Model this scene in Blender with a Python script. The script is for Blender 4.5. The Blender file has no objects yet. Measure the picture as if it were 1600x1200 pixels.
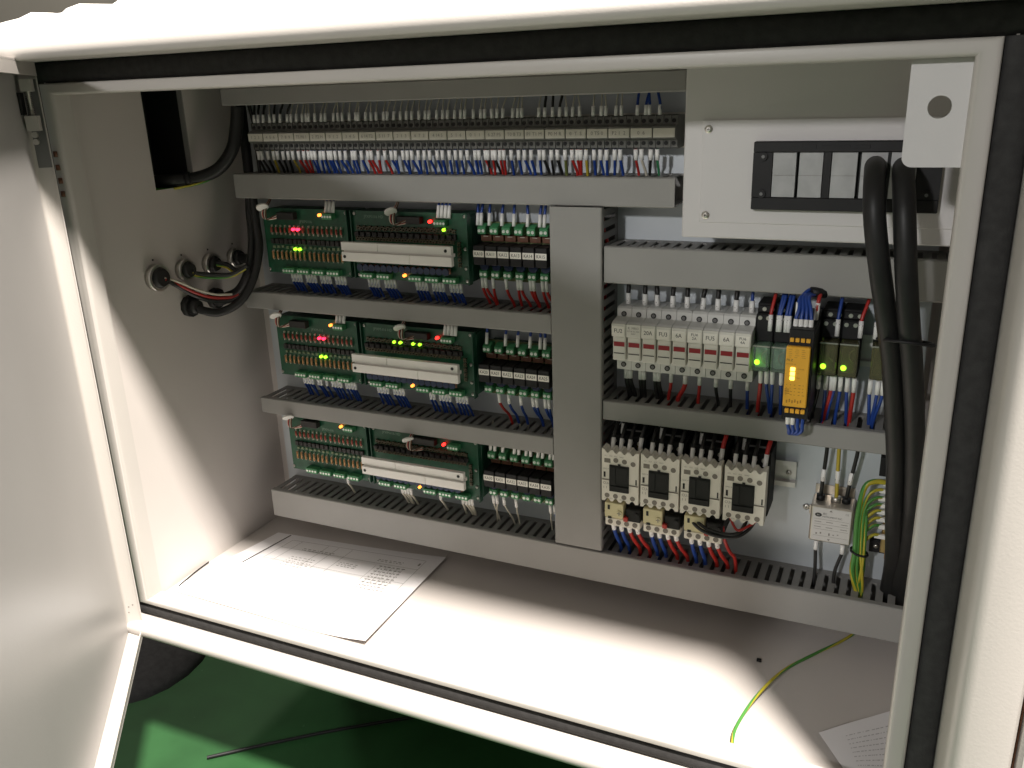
import bpy, bmesh, math, random
from mathutils import Vector, Matrix
random.seed(7)
scene = bpy.context.scene
S = 0.001                      # everything below is measured in millimetres

# ------------------------------------------------------------------ camera
cam_d = bpy.data.cameras.new('camera')
cam = bpy.data.objects.new('camera', cam_d)
scene.collection.objects.link(cam)
R_ = Vector((0.909949, 0.41347425, -0.03212254))
U_ = Vector((-0.1041904, 0.30289195, 0.94731242))
F_ = Vector((-0.40141896, 0.85865913, -0.31869628))
M_ = Matrix.Identity(4)
for i in range(3):
    M_[i][0] = R_[i]; M_[i][1] = U_[i]; M_[i][2] = -F_[i]
M_.translation = Vector((668.5, -941.0, 500.6)) * S
cam.matrix_world = M_
cam_d.sensor_fit = 'HORIZONTAL'
cam_d.sensor_width = 36.0
cam_d.lens = 36.0 * 1356.8 / 1600.0
cam_d.clip_start = 0.02
cam_d.clip_end = 100.0
scene.camera = cam

# ------------------------------------------------------------------ world, lamps, exposure
world = bpy.data.worlds.new('World')
scene.world = world
world.use_nodes = True
bg = world.node_tree.nodes['Background']
bg.inputs[0].default_value = (1.0, 0.93, 0.88, 1)
bg.inputs[1].default_value = 0.21

def lamp(name, loc, power, radius, col):
    d = bpy.data.lights.new(name, 'POINT')
    d.energy = power; d.shadow_soft_size = radius; d.color = col
    o = bpy.data.objects.new(name, d)
    o.location = Vector(loc) * S
    scene.collection.objects.link(o)
    return o
# work lamp above the photographer, to the right; hall lamp far in front, a little above eye height
def spot(name, loc, target, power, radius, col, cone, blend):
    o = lamp(name, loc, power, radius, col)
    d = bpy.data.lights.new(name, 'SPOT'); d.energy = power; d.shadow_soft_size = radius; d.color = col
    d.spot_size = math.radians(cone); d.spot_blend = blend
    o.data = d
    o.rotation_euler = (Vector(target) - Vector(loc)).to_track_quat('-Z', 'Y').to_euler()
    return o
spot('overhead_lamp', (1890, -1550, 4050), (190, -260, 20), 2900, 0.19, (1.0, 0.92, 0.84), 23, 0.5)
lamp('hall_lamp', (-110, -3450, 1440), 165, 0.09, (1.0, 0.975, 0.96))

lamp('rear_fill_light', (-1300, 700, 2300), 60, 0.15, (1.0, 0.92, 0.82))  # added fill light, out of view, to brighten the background behind the cabinet

scene.view_settings.view_transform = 'Standard'
scene.view_settings.look = 'None'
scene.view_settings.gamma = 1.0
scene.view_settings.use_curve_mapping = False
scene.view_settings.exposure = 0.0

# ------------------------------------------------------------------ materials
MATS = {}
def mat(name, col, rough=0.5, metal=0.0, var=0.08, vscale=25, bump=0.0, bscale=500, emit=None, estr=0,
        trans=0.0, spec=0.5, spots=None):
    m = bpy.data.materials.new(name); m.use_nodes = True
    nt = m.node_tree; p = nt.nodes['Principled BSDF']
    p.inputs['Roughness'].default_value = rough
    p.inputs['Metallic'].default_value = metal
    p.inputs['Specular IOR Level'].default_value = spec
    if trans: p.inputs['Transmission Weight'].default_value = trans
    tc = nt.nodes.new('ShaderNodeTexCoord')
    if var > 0:
        n = nt.nodes.new('ShaderNodeTexNoise'); n.inputs['Scale'].default_value = vscale
        n.inputs['Detail'].default_value = 5
        nt.links.new(tc.outputs['Object'], n.inputs['Vector'])
        r = nt.nodes.new('ShaderNodeValToRGB')
        a = [max(0, c * (1 - var)) for c in col]; b = [min(1, c * (1 + var)) for c in col]
        r.color_ramp.elements[0].position = 0.3; r.color_ramp.elements[1].position = 0.7
        r.color_ramp.elements[0].color = (*a, 1); r.color_ramp.elements[1].color = (*b, 1)
        nt.links.new(n.outputs['Fac'], r.inputs['Fac'])
        last = r.outputs['Color']
        if spots:
            sc, th, sco = spots
            n2 = nt.nodes.new('ShaderNodeTexNoise'); n2.inputs['Scale'].default_value = sc
            n2.inputs['Detail'].default_value = 2
            nt.links.new(tc.outputs['Object'], n2.inputs['Vector'])
            r2 = nt.nodes.new('ShaderNodeValToRGB')
            r2.color_ramp.elements[0].position = th; r2.color_ramp.elements[1].position = th + 0.04
            nt.links.new(n2.outputs['Fac'], r2.inputs['Fac'])
            mx = nt.nodes.new('ShaderNodeMix'); mx.data_type = 'RGBA'
            nt.links.new(r2.outputs['Color'], mx.inputs['Factor'])
            nt.links.new(last, mx.inputs[6]); mx.inputs[7].default_value = (*sco, 1)
            last = mx.outputs[2]
        nt.links.new(last, p.inputs['Base Color'])
    else:
        p.inputs['Base Color'].default_value = (*col, 1)
    if bump > 0:
        n = nt.nodes.new('ShaderNodeTexNoise'); n.inputs['Scale'].default_value = bscale
        n.inputs['Detail'].default_value = 3
        nt.links.new(tc.outputs['Object'], n.inputs['Vector'])
        bn = nt.nodes.new('ShaderNodeBump'); bn.inputs['Strength'].default_value = bump
        bn.inputs['Distance'].default_value = 0.0006
        nt.links.new(n.outputs['Fac'], bn.inputs['Height'])
        nt.links.new(bn.outputs['Normal'], p.inputs['Normal'])
    if emit:
        p.inputs['Emission Color'].default_value = (*emit, 1)
        p.inputs['Emission Strength'].default_value = estr
    MATS[name] = m
    return m

mat('paint', (0.49, 0.465, 0.435), 0.40, var=0.03, vscale=6, bump=0.16, bscale=520)
mat('paint_in', (0.545, 0.51, 0.482), 0.40, var=0.03, vscale=6, bump=0.16, bscale=420)
mat('paint_box', (0.63, 0.615, 0.61), 0.36, var=0.02, vscale=6, bump=0.16, bscale=420)
mat('door_paint', (0.46, 0.448, 0.437), 0.33, var=0.04, vscale=5, bump=0.12, bscale=300)
mat('plate', (0.52, 0.56, 0.59), 0.42, metal=0.25, var=0.07, vscale=9, bump=0.05)
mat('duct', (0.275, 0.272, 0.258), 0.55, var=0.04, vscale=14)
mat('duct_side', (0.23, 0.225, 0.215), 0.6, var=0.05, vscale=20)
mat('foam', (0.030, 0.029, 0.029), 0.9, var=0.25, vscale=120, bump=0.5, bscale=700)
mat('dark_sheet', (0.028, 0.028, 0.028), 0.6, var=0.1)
mat('steel', (0.62, 0.60, 0.56), 0.32, metal=0.9, var=0.1, vscale=60)
mat('brass', (0.62, 0.45, 0.2), 0.35, metal=0.9, var=0.1, vscale=60)
mat('rail', (0.70, 0.69, 0.66), 0.38, metal=0.35, var=0.06, vscale=40)
mat('term', (0.15, 0.15, 0.14), 0.45, var=0.12, vscale=60)
mat('marker', (0.62, 0.60, 0.53), 0.55, var=0.05, vscale=80)
mat('hole', (0.010, 0.010, 0.010), 0.7, var=0)
mat('black', (0.012, 0.012, 0.013), 0.5, spec=0.3, var=0.15, vscale=60)
mat('black_rubber', (0.014, 0.014, 0.014), 0.55, var=0.2, vscale=80)
mat('cable', (0.014, 0.014, 0.014), 0.48, spec=0.35, var=0.2, vscale=50, bump=0.1, bscale=150)
mat('pcb', (0.006, 0.068, 0.031), 0.35, var=0.25, vscale=140)
mat('pcb_edge', (0.009, 0.062, 0.034), 0.45, var=0.12, vscale=60)
mat('olive', (0.13, 0.16, 0.06), 0.5, var=0.2, vscale=120)
mat('green_term', (0.055, 0.235, 0.10), 0.4, var=0.1, vscale=90)
mat('silver_screw', (0.72, 0.78, 0.72), 0.3, metal=0.6, var=0.15, vscale=300)
mat('red_part', (0.27, 0.045, 0.022), 0.4, var=0.2, vscale=200)
mat('tan_part', (0.42, 0.22, 0.085), 0.45, var=0.2, vscale=200)
mat('lead', (0.62, 0.58, 0.48), 0.35, metal=0.5, var=0.1, vscale=200)
mat('smd', (0.17, 0.22, 0.13), 0.5, var=0.5, vscale=400)
mat('chip', (0.014, 0.013, 0.012), 0.5, var=0.2, vscale=200)
mat('smd_dark', (0.10, 0.085, 0.05), 0.45, var=0.6, vscale=500)
mat('clamp', (0.86, 0.84, 0.80), 0.42, metal=0.0, var=0.03, vscale=30)
mat('blue_cap', (0.007, 0.02, 0.06), 0.35, var=0.2, vscale=100)
mat('brown', (0.12, 0.045, 0.02), 0.5, var=0.3, vscale=160)
mat('white', (0.74, 0.73, 0.70), 0.5, var=0.03)
mat('sleeve', (0.84, 0.84, 0.82), 0.45, var=0.03, spots=(460, 0.66, (0.10, 0.10, 0.11)))
mat('ink', (0.03, 0.03, 0.03), 0.6, var=0)
mat('ink_soft', (0.22, 0.21, 0.19), 0.6, var=0)
mat('print_faint', (0.48, 0.47, 0.48), 0.7, var=0)
mat('silk', (0.22, 0.33, 0.26), 0.6, var=0)
mat('w_blue', (0.016, 0.055, 0.27), 0.4, var=0.1)
mat('w_red', (0.42, 0.025, 0.02), 0.4, var=0.1)
mat('w_black', (0.014, 0.014, 0.014), 0.4, var=0.1)
mat('w_white', (0.58, 0.55, 0.46), 0.45, var=0.06)
mat('w_grey', (0.16, 0.16, 0.16), 0.45, var=0.06)
mat('w_yellow', (0.46, 0.36, 0.04), 0.4, var=0.1)
mat('w_green', (0.035, 0.22, 0.09), 0.4, var=0.1)
mat('w_olive', (0.14, 0.17, 0.05), 0.4, var=0.1)
mat('fuse', (0.74, 0.73, 0.67), 0.45, var=0.03, vscale=40)
mat('fuse_low', (0.66, 0.665, 0.64), 0.45, var=0.03, vscale=40)
mat('fuse_red', (0.30, 0.018, 0.025), 0.4, var=0.1)
mat('label', (0.86, 0.84, 0.77), 0.5, var=0.02)
mat('contactor', (0.78, 0.745, 0.66), 0.42, var=0.03, vscale=50)
mat('recess', (0.20, 0.18, 0.15), 0.6, var=0.1)
mat('contactor_dark', (0.016, 0.017, 0.016), 0.6, spec=0.25, var=0.15, vscale=60)
mat('cream', (0.66, 0.60, 0.36), 0.45, var=0.04)
mat('red_button', (0.45, 0.04, 0.03), 0.4, var=0.05)
mat('safety', (0.80, 0.42, 0.035), 0.45, var=0.04, vscale=60)
mat('safety_ink', (0.42, 0.20, 0.02), 0.5, var=0)
mat('clear', (0.50, 0.66, 0.56), 0.12, var=0, trans=0.75)
mat('smoke', (0.30, 0.29, 0.16), 0.15, var=0, trans=0.7)
mat('relay_in', (0.42, 0.56, 0.46), 0.5, var=0.4, vscale=120)
mat('relay_in2', (0.10, 0.095, 0.05), 0.5, var=0.5, vscale=120)
mat('filter_case', (0.64, 0.58, 0.50), 0.33, metal=0.7, var=0.06, vscale=40)
mat('filter_label', (0.58, 0.57, 0.55), 0.45, var=0.03)
mat('tape', (0.40, 0.405, 0.41), 0.55, metal=0.0, var=0.10, vscale=70)
mat('wood', (0.45, 0.25, 0.08), 0.5, var=0.1)
mat('wadding', (0.80, 0.78, 0.74), 0.9, var=0.03, bump=0.6, bscale=200)
mat('paper', (0.80, 0.79, 0.80), 0.7, var=0.015)
mat('floor_green', (0.024, 0.085, 0.028), 0.55, spec=0.25, var=0.22, vscale=9, bump=0.12, bscale=90, spots=(70, 0.74, (0.05, 0.13, 0.06)))
mat('back_wall', (0.40, 0.37, 0.32), 0.7, var=0.06, vscale=3)
mat('grey_strip', (0.24, 0.23, 0.21), 0.6, var=0.06, vscale=3)
# sleeves with printed marks need a denser scale on thin tubes; lit parts
mat('led_orange', (0.8, 0.35, 0.08), 0.3, var=0, emit=(1.0, 0.24, 0.035), estr=3.6)
mat('led_red', (0.8, 0.05, 0.03), 0.3, var=0, emit=(1.0, 0.02, 0.015), estr=5.5)
mat('led_pink', (0.8, 0.05, 0.1), 0.3, var=0, emit=(1.0, 0.02, 0.06), estr=5)
mat('led_green', (0.4, 0.7, 0.05), 0.3, var=0, emit=(0.38, 1.0, 0.03), estr=2.4)
mat('led_yellow', (0.8, 0.7, 0.1), 0.3, var=0, emit=(1.0, 0.80, 0.10), estr=4.5)

# stripes for the earth wires: green insulation with a yellow stripe that runs along the wire
def stripe_mat():
    m = bpy.data.materials.new('w_earth'); m.use_nodes = True
    nt = m.node_tree; p = nt.nodes['Principled BSDF']; p.inputs['Roughness'].default_value = 0.4
    a = nt.nodes.new('ShaderNodeAttribute'); a.attribute_name = 'around'
    r = nt.nodes.new('ShaderNodeValToRGB'); r.color_ramp.interpolation = 'CONSTANT'
    r.color_ramp.elements[0].color = (0.42, 0.36, 0.03, 1)
    r.color_ramp.elements[1].color = (0.06, 0.22, 0.04, 1); r.color_ramp.elements[1].position = 0.42
    nt.links.new(a.outputs['Fac'], r.inputs['Fac']); nt.links.new(r.outputs['Color'], p.inputs['Base Color'])
    MATS['w_earth'] = m
stripe_mat()

# ------------------------------------------------------------------ mesh helpers
class MB:
    def __init__(s): s.v = []; s.f = []; s.sm = []; s.around = None; s.tw = random.random()
    def add(s, vs, fs, smooth=False):
        n = len(s.v); s.v += [tuple(p) for p in vs]
        for f in fs: s.f.append([i + n for i in f]); s.sm.append(smooth)
        return s
    def box(s, x0, x1, y0, y1, z0, z1, c=0.0):
        if x0 > x1: x0, x1 = x1, x0
        if y0 > y1: y0, y1 = y1, y0
        if z0 > z1: z0, z1 = z1, z0
        if c <= 0:
            v = [(x, y, z) for x in (x0, x1) for y in (y0, y1) for z in (z0, z1)]
            return s.add(v, [(0, 1, 3, 2), (4, 6, 7, 5), (0, 4, 5, 1), (2, 3, 7, 6), (0, 2, 6, 4), (1, 5, 7, 3)])
        c = min(c, (x1 - x0) * .45, (y1 - y0) * .45, (z1 - z0) * .45)
        v = []; idx = {}
        X = (x0, x1); Y = (y0, y1); Z = (z0, z1); sg = (1, -1)
        for i in (0, 1):
            for j in (0, 1):
                for k in (0, 1):
                    a = (X[i], Y[j] + sg[j] * c, Z[k] + sg[k] * c)
                    b = (X[i] + sg[i] * c, Y[j], Z[k] + sg[k] * c)
                    d = (X[i] + sg[i] * c, Y[j] + sg[j] * c, Z[k])
                    for t, p in zip('xyz', (a, b, d)): idx[(i, j, k, t)] = len(v); v.append(p)
        f = []
        I = lambda i, j, k, t: idx[(i, j, k, t)]
        for i in (0, 1): f.append([I(i, 0, 0, 'x'), I(i, 1, 0, 'x'), I(i, 1, 1, 'x'), I(i, 0, 1, 'x')])
        for j in (0, 1): f.append([I(0, j, 0, 'y'), I(1, j, 0, 'y'), I(1, j, 1, 'y'), I(0, j, 1, 'y')])
        for k in (0, 1): f.append([I(0, 0, k, 'z'), I(1, 0, k, 'z'), I(1, 1, k, 'z'), I(0, 1, k, 'z')])
        for a in (0, 1):
            for b in (0, 1):
                f.append([I(0, a, b, 'y'), I(1, a, b, 'y'), I(1, a, b, 'z'), I(0, a, b, 'z')])
                f.append([I(a, 0, b, 'x'), I(a, 1, b, 'x'), I(a, 1, b, 'z'), I(a, 0, b, 'z')])
                f.append([I(a, b, 0, 'x'), I(a, b, 1, 'x'), I(a, b, 1, 'y'), I(a, b, 0, 'y')])
        for i in (0, 1):
            for j in (0, 1):
                for k in (0, 1): f.append([I(i, j, k, 'x'), I(i, j, k, 'y'), I(i, j, k, 'z')])
        return s.add(v, f)
    def cyl(s, p0, p1, r, r1=None, n=12, caps=True):
        p0 = Vector(p0); p1 = Vector(p1); r1 = r if r1 is None else r1
        d = (p1 - p0).normalized()
        a = d.orthogonal().normalized(); b = d.cross(a)
        A = []; B = []
        for i in range(n):
            t = 2 * math.pi * i / n; o = a * math.cos(t) + b * math.sin(t)
            A.append(p0 + o * r); B.append(p1 + o * r1)
        s.add(A + B, [(i, (i + 1) % n, n + (i + 1) % n, n + i) for i in range(n)], True)
        if caps: s.add(A, [list(range(n))]); s.add(B, [list(range(n))])
        return s
    def tube(s, pts, r, n=8, res=6, rs=None):
        P = smooth_path(pts, res)
        k = len(P); base = len(s.v)
        up = None; V = []; ar = []
        for i, p in enumerate(P):
            d = (P[min(i + 1, k - 1)] - P[max(i - 1, 0)])
            d = d.normalized() if d.length > 1e-9 else Vector((0, 0, 1))
            if up is None: up = d.orthogonal().normalized()
            up = (up - d * up.dot(d)); up = up.normalized() if up.length > 1e-6 else d.orthogonal().normalized()
            b = d.cross(up)
            rr = r if rs is None else r * rs(i / (k - 1))
            for j in range(n):
                t = 2 * math.pi * j / n
                V.append(p + up * (rr * math.cos(t)) + b * (rr * math.sin(t))); ar.append(abs((j / n + s.tw + i * 0.035) % 1.0 * 2 - 1))
        F = [(i * n + j, i * n + (j + 1) % n, (i + 1) * n + (j + 1) % n, (i + 1) * n + j) for i in range(k - 1) for j in range(n)]
        s.add(V, F, True)
        s.add(V[:n], [list(range(n))]); s.add(V[-n:], [list(range(n))])
        s.around = ar + ar[:n] + ar[-n:]
        return s
    def prism(s, poly, axis, a0, a1, caps=True):
        # poly: 2D points in the two other axes (order x,y,z without `axis`)
        def P(p, a):
            l = list(p); l.insert('xyz'.index(axis), a); return tuple(l)
        n = len(poly); V = [P(p, a0) for p in poly] + [P(p, a1) for p in poly]
        F = [(i, (i + 1) % n, n + (i + 1) % n, n + i) for i in range(n)]
        s.add(V, F)
        if caps: s.add(V[:n], [list(range(n))]); s.add(V[n:], [list(range(n))])
        return s
    def disc(s, c, r, axis='y', n=14):
        V = []
        for i in range(n):
            t = 2 * math.pi * i / n; a, b = r * math.cos(t), r * math.sin(t)
            V.append((c[0] + a, c[1], c[2] + b) if axis == 'y' else (c[0], c[1] + a, c[2] + b))
        return s.add(V, [list(range(n))])
    def ball(s, c, r, n=10, m=6, sq=(1, 1, 1)):
        V = []; F = []
        for i in range(m + 1):
            ph = math.pi * i / m
            for j in range(n):
                t = 2 * math.pi * j / n
                V.append((c[0] + sq[0] * r * math.sin(ph) * math.cos(t), c[1] + sq[1] * r * math.sin(ph) * math.sin(t), c[2] + sq[2] * r * math.cos(ph)))
        for i in range(m):
            for j in range(n): F.append((i * n + j, i * n + (j + 1) % n, (i + 1) * n + (j + 1) % n, (i + 1) * n + j))
        return s.add(V, F, True)

def smooth_path(pts, res):
    P = [Vector(p) for p in pts]
    if len(P) < 3: return P
    out = []
    for i in range(len(P) - 1):
        a = P[max(i - 1, 0)]; b = P[i]; c = P[i + 1]; d = P[min(i + 2, len(P) - 1)]
        for k in range(res):
            t = k / res
            out.append(0.5 * ((2 * b) + (c - a) * t + (2 * a - 5 * b + 4 * c - d) * t * t + (3 * b - a - 3 * c + d) * t ** 3))
    out.append(P[-1]); return out

C = scene.collection
ORG = {}
def mesh(name, mb, m, org=(0, 0, 0), weld=True):
    me = bpy.data.meshes.new(name)
    me.from_pydata([((x - org[0]) * S, (y - org[1]) * S, (z - org[2]) * S) for x, y, z in mb.v], [], mb.f)
    me.polygons.foreach_set('use_smooth', mb.sm)
    if mb.around and len(mb.around) == len(mb.v):
        at = me.attributes.new('around', 'FLOAT', 'POINT'); at.data.foreach_set('value', mb.around)
    else:
        bm = bmesh.new(); bm.from_mesh(me); bmesh.ops.remove_doubles(bm, verts=bm.verts, dist=1e-7)
        bmesh.ops.recalc_face_normals(bm, faces=bm.faces); bm.to_mesh(me); bm.free()
    me.materials.append(MATS[m]); me.update()
    return me
def link(name, data, parent=None, loc=(0, 0, 0)):
    o = bpy.data.objects.new(name, data); C.objects.link(o)
    o.location = Vector(loc) * S
    if parent is not None:
        o.parent = parent
        pw = ORG[parent]
        ORG[o] = (pw[0] + loc[0], pw[1] + loc[1], pw[2] + loc[2])
    else: ORG[o] = tuple(loc)
    return o
def obj(name, mb, m, parent=None, label=None):
    """mesh given in world millimetres"""
    org = ORG[parent] if parent is not None else (0, 0, 0)
    o = link(name, mesh(name, mb, m, org), parent)
    if label: o['label'] = label
    return o
def piece(name, me, parent, wloc):
    """shared mesh placed at a world position under a parent"""
    p = ORG[parent]
    return link(name, me, parent, (wloc[0] - p[0], wloc[1] - p[1], wloc[2] - p[2]))
def tag(o, label, cat, group=None, kind=None):
    o['label'] = label; o['category'] = cat
    if group: o['group'] = group
    if kind: o['kind'] = kind
    return o
def thing(name, loc, label, cat, group=None):
    o = link(name, None, None, loc); o.empty_display_size = 0.01
    return tag(o, label, cat, group)
def single(name, mb, m, loc, label, cat, group=None):
    """a one-mesh thing with its origin at loc"""
    o = link(name, mesh(name, mb, m, loc), None, loc)
    return tag(o, label, cat, group)

TXT = {}
def text_mesh(s, size, m, align='CENTER'):
    key = (s, size, m, align)
    if key in TXT: return TXT[key]
    cu = bpy.data.curves.new('lettering', 'FONT'); cu.body = s; cu.size = size * S
    cu.align_x = align; cu.align_y = 'CENTER'; cu.resolution_u = 2
    to = bpy.data.objects.new('lettering', cu); C.objects.link(to)
    dg = bpy.context.evaluated_depsgraph_get()
    me = bpy.data.meshes.new_from_object(to.evaluated_get(dg))
    bpy.data.objects.remove(to); bpy.data.curves.remove(cu)
    me.transform(Matrix.Rotation(math.pi / 2, 4, 'X'))
    me.materials.clear(); me.materials.append(MATS[m])
    TXT[key] = me
    return me
def text(s, size, wloc, parent, m='ink', align='CENTER', rot=0.0, sx=1.0):
    o = piece('lettering', text_mesh(s, size, m, align), parent, wloc)
    if rot: o.rotation_euler[1] = rot
    if sx != 1.0: o.scale[0] = sx
    return o

# shared small pieces
def screw_mesh(r, h, m, slot=True):
    b = MB().cyl((0, 0, 0), (0, -h, 0), r, r * 0.85, n=12)
    if slot: pass
    return mesh('screw', b, m)
def pan_screw(parent, w, r=3.2, m='steel', name='screw'):
    key = ('pan', r, m)
    if key not in TXT:
        b = MB().cyl((0, 0, 0), (0, -r * .35, 0), r, n=14).cyl((0, -r * .35, 0), (0, -r * .7, 0), r, r * .45, n=14)
        TXT[key] = mesh('screw', b, m)
        TXT[key, 'x'] = mesh('cross_slot', MB().box(-r * .38, r * .38, -r * .74, -r * .6, -r * .09, r * .09).box(-r * .09, r * .09, -r * .75, -r * .6, -r * .38, r * .38), 'hole')
    o = piece(name, TXT[key], parent, w)
    if getattr(parent, 'type', '') == 'EMPTY':
        piece('cross_slot', TXT[key, 'x'], o, w)
    return o

# ================================================================== SETTING
fl = MB().add([(-6000, -6000, -345), (6000, -6000, -345), (6000, 6000, -345), (-6000, 6000, -345)], [(0, 1, 2, 3)])
o = obj('floor', fl, 'floor_green'); o['kind'] = 'structure'
wl = MB().box(-6000, 3000, 1500, 1560, -345, 2600)
o = obj('wall', wl, 'back_wall'); o['kind'] = 'structure'

# ================================================================== CABINET
XL, XR, ZB, ZT = -180.0, 716.0, -110.0, 527.0
cab = thing('control_cabinet', (268, -100, -345), 'open cream steel control cabinet full of wiring ducts and relays', 'cabinet')
obj('back_wall', MB().box(XL - 2, XR + 2, 28, 30, ZB, ZT), 'paint_in', cab)
lw = MB().box(XL - 2, XL, -262, -136, ZB, ZT).box(XL - 2, XL, -136, -70, ZB, 400).box(XL - 2, XL, -70, 28, ZB, ZT)
left_wall = obj('left_wall', lw, 'paint_in', cab)
obj('right_wall', MB().box(XR, XR + 2, -262, 28, ZB, ZT), 'paint_in', cab)
obj('floor_panel', MB().box(XL - 2, XR + 2, -262, 30, ZB - 2, ZB), 'paint_in', cab)
obj('ceiling_panel', MB().box(XL - 2, XR + 2, -262, 30, ZT, ZT + 2), 'paint_in', cab)
# cable passage behind the cut-out of the left wall
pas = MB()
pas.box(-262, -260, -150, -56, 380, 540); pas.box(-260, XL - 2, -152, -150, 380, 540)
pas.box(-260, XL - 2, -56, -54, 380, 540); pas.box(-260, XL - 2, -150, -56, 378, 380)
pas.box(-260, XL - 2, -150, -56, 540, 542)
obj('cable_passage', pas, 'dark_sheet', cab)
obj('passage_edge', MB().box(XL - 8, XL - 0.5, -71.5, -70, 400, ZT), 'duct_side', cab)
obj('mounting_plate', MB().box(-147, 694, 0, 2.5, -70, 512, 0.6), 'plate', cab)

def ring(mb, rin, rout, prof, smooth=True):
    # prof: list of (t, y): rectangle between rin (t=0) and rout (t=1) at depth y
    V = []
    for t, y in prof:
        a = [rin[i] + (rout[i] - rin[i]) * t for i in range(4)]
        V += [(a[0], y, a[2]), (a[1], y, a[2]), (a[1], y, a[3]), (a[0], y, a[3])]
    F = []
    for k in range(len(prof) - 1):
        for i in range(4):
            F.append((k * 4 + i, k * 4 + (i + 1) % 4, (k + 1) * 4 + (i + 1) % 4, (k + 1) * 4 + i))
    return mb.add(V, F, False)
RI = (-168, 694, -97, 513); RO = (-186, 709.5, -104, 524.5)
prof = [(0, -244), (0, -262)]
for k in range(1, 7):
    a = math.pi / 2 * k / 6
    prof.append((0.35 * (1 - math.cos(a)), -262 - 5 * math.sin(a)))
prof += [(0.75, -267.3)]
for k in range(1, 5):
    a = math.pi / 2 * k / 4
    prof.append((0.75 + .25 * math.sin(a), -267.3 + 3 * (1 - math.cos(a))))
prof += [(1, -255)]
o = obj('frame_lip', ring(MB(), RI, RO, prof), 'paint', cab)
me = o.data; me.polygons.foreach_set('use_smooth', [True] * len(me.polygons)); me.set_sharp_from_angle(angle=math.radians(50))
# back side flange that joins lip and walls
obj('frame_flange', ring(MB(), RI, (XL - 2, XR + 2, ZB - 2, ZT + 2), [(0, -244), (1, -244), (1, -255)]), 'paint', cab)

# foam gasket, four strips in the channel round the lip
def bulge(z0, z1, n=8, y0=-261.5, h=4.5):
    return [(y0 - h * math.sin(math.pi * k / n) ** .6, z0 + (z1 - z0) * k / n) for k in range(n + 1)]
def gasket_h(x0, x1, z0, z1):
    p = bulge(z0, z1) + [(-250, z1), (-250, z0)]
    g = MB().prism(p, 'x', x0, x1); g.sm = [True] * (len(p)) + [False, False]
    o = obj('gasket', g, 'foam', cab); o.data.set_sharp_from_angle(angle=math.radians(60))
def gasket_v(x0, x1, z0, z1):
    p = [(b, a) for a, b in bulge(x0, x1)] + [(x1, -250), (x0, -250)]
    g = MB().prism(p, 'z', z0, z1); g.sm = [True] * (len(p)) + [False, False]
    o = obj('gasket', g, 'foam', cab); o.data.set_sharp_from_angle(angle=math.radians(60))
gasket_h(-206, 733, 525, 546); gasket_h(-206, 733, -122.4, -105)
gasket_v(710, 731, -104.6, 524.6); gasket_v(-206, -187, -104.6, 524.6)

# outer rim of folded sheet
def rounded(p):   # fillets listed as explicit points already
    return p
top = [(-250, 546), (-330, 544), (-334, 545), (-336, 548), (-336.5, 553), (-335, 558), (-331, 562), (-325, 564), (60, 575), (60, 578), (-250, 566), (-250, 549)]
g = MB().prism([(-250, 546.5), (-330, 544), (-333.5, 545), (-335.8, 548), (-336.5, 553), (-335, 558), (-331, 562), (-325, 564), (60, 572), (60, 560), (-250, 556)], 'x', -232, 776)
g.sm = [True] * 11 + [False, False]
o = obj('top_rim', g, 'paint', cab); o.data.set_sharp_from_angle(angle=math.radians(40))
g = MB().prism([(-250, -123), (-286, -122.5), (-290, -123.5), (-292, -126), (-292, -132), (-290.5, -134.5), (-287, -135.5), (60, -135.5), (60, -125), (-250, -126)], 'x', -192, 776)
g.sm = [True] * 10 + [False, False]
o = obj('bottom_rim', g, 'paint', cab); o.data.set_sharp_from_angle(angle=math.radians(40))
g = MB().prism([(731.5, -250), (732.5, -318), (734, -327), (738, -333), (744, -335.5), (767, -335.5), (772, -334), (774.5, -330), (775, -322), (775, 60), (740, 60), (740, -250)], 'z', -132, 544)
g.sm = [True] * 12 + [False, False]
o = obj('right_rim', g, 'paint', cab); o.data.set_sharp_from_angle(angle=math.radians(40))
obj('left_rim', MB().prism([(-206.5, -250), (-206.5, -262), (-209, -264), (-212, -264), (-212, -200), (-208, -200), (-208, -250)], 'z', -119, 545), 'paint', cab)
obj('plinth', MB().box(-160, 740, 180, 190, -345, -133).box(300, 700, 60, 180, -345, -133), 'dark_sheet', cab)
obj('rear_shell', MB().box(-208, 775, 60, 64, -132, 575).box(-212, -208, 60, 190, -133, 575).box(775, 779, 60, 190, -133, 575).box(-212, 779, 186, 190, -133, 575), 'paint', cab)

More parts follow.
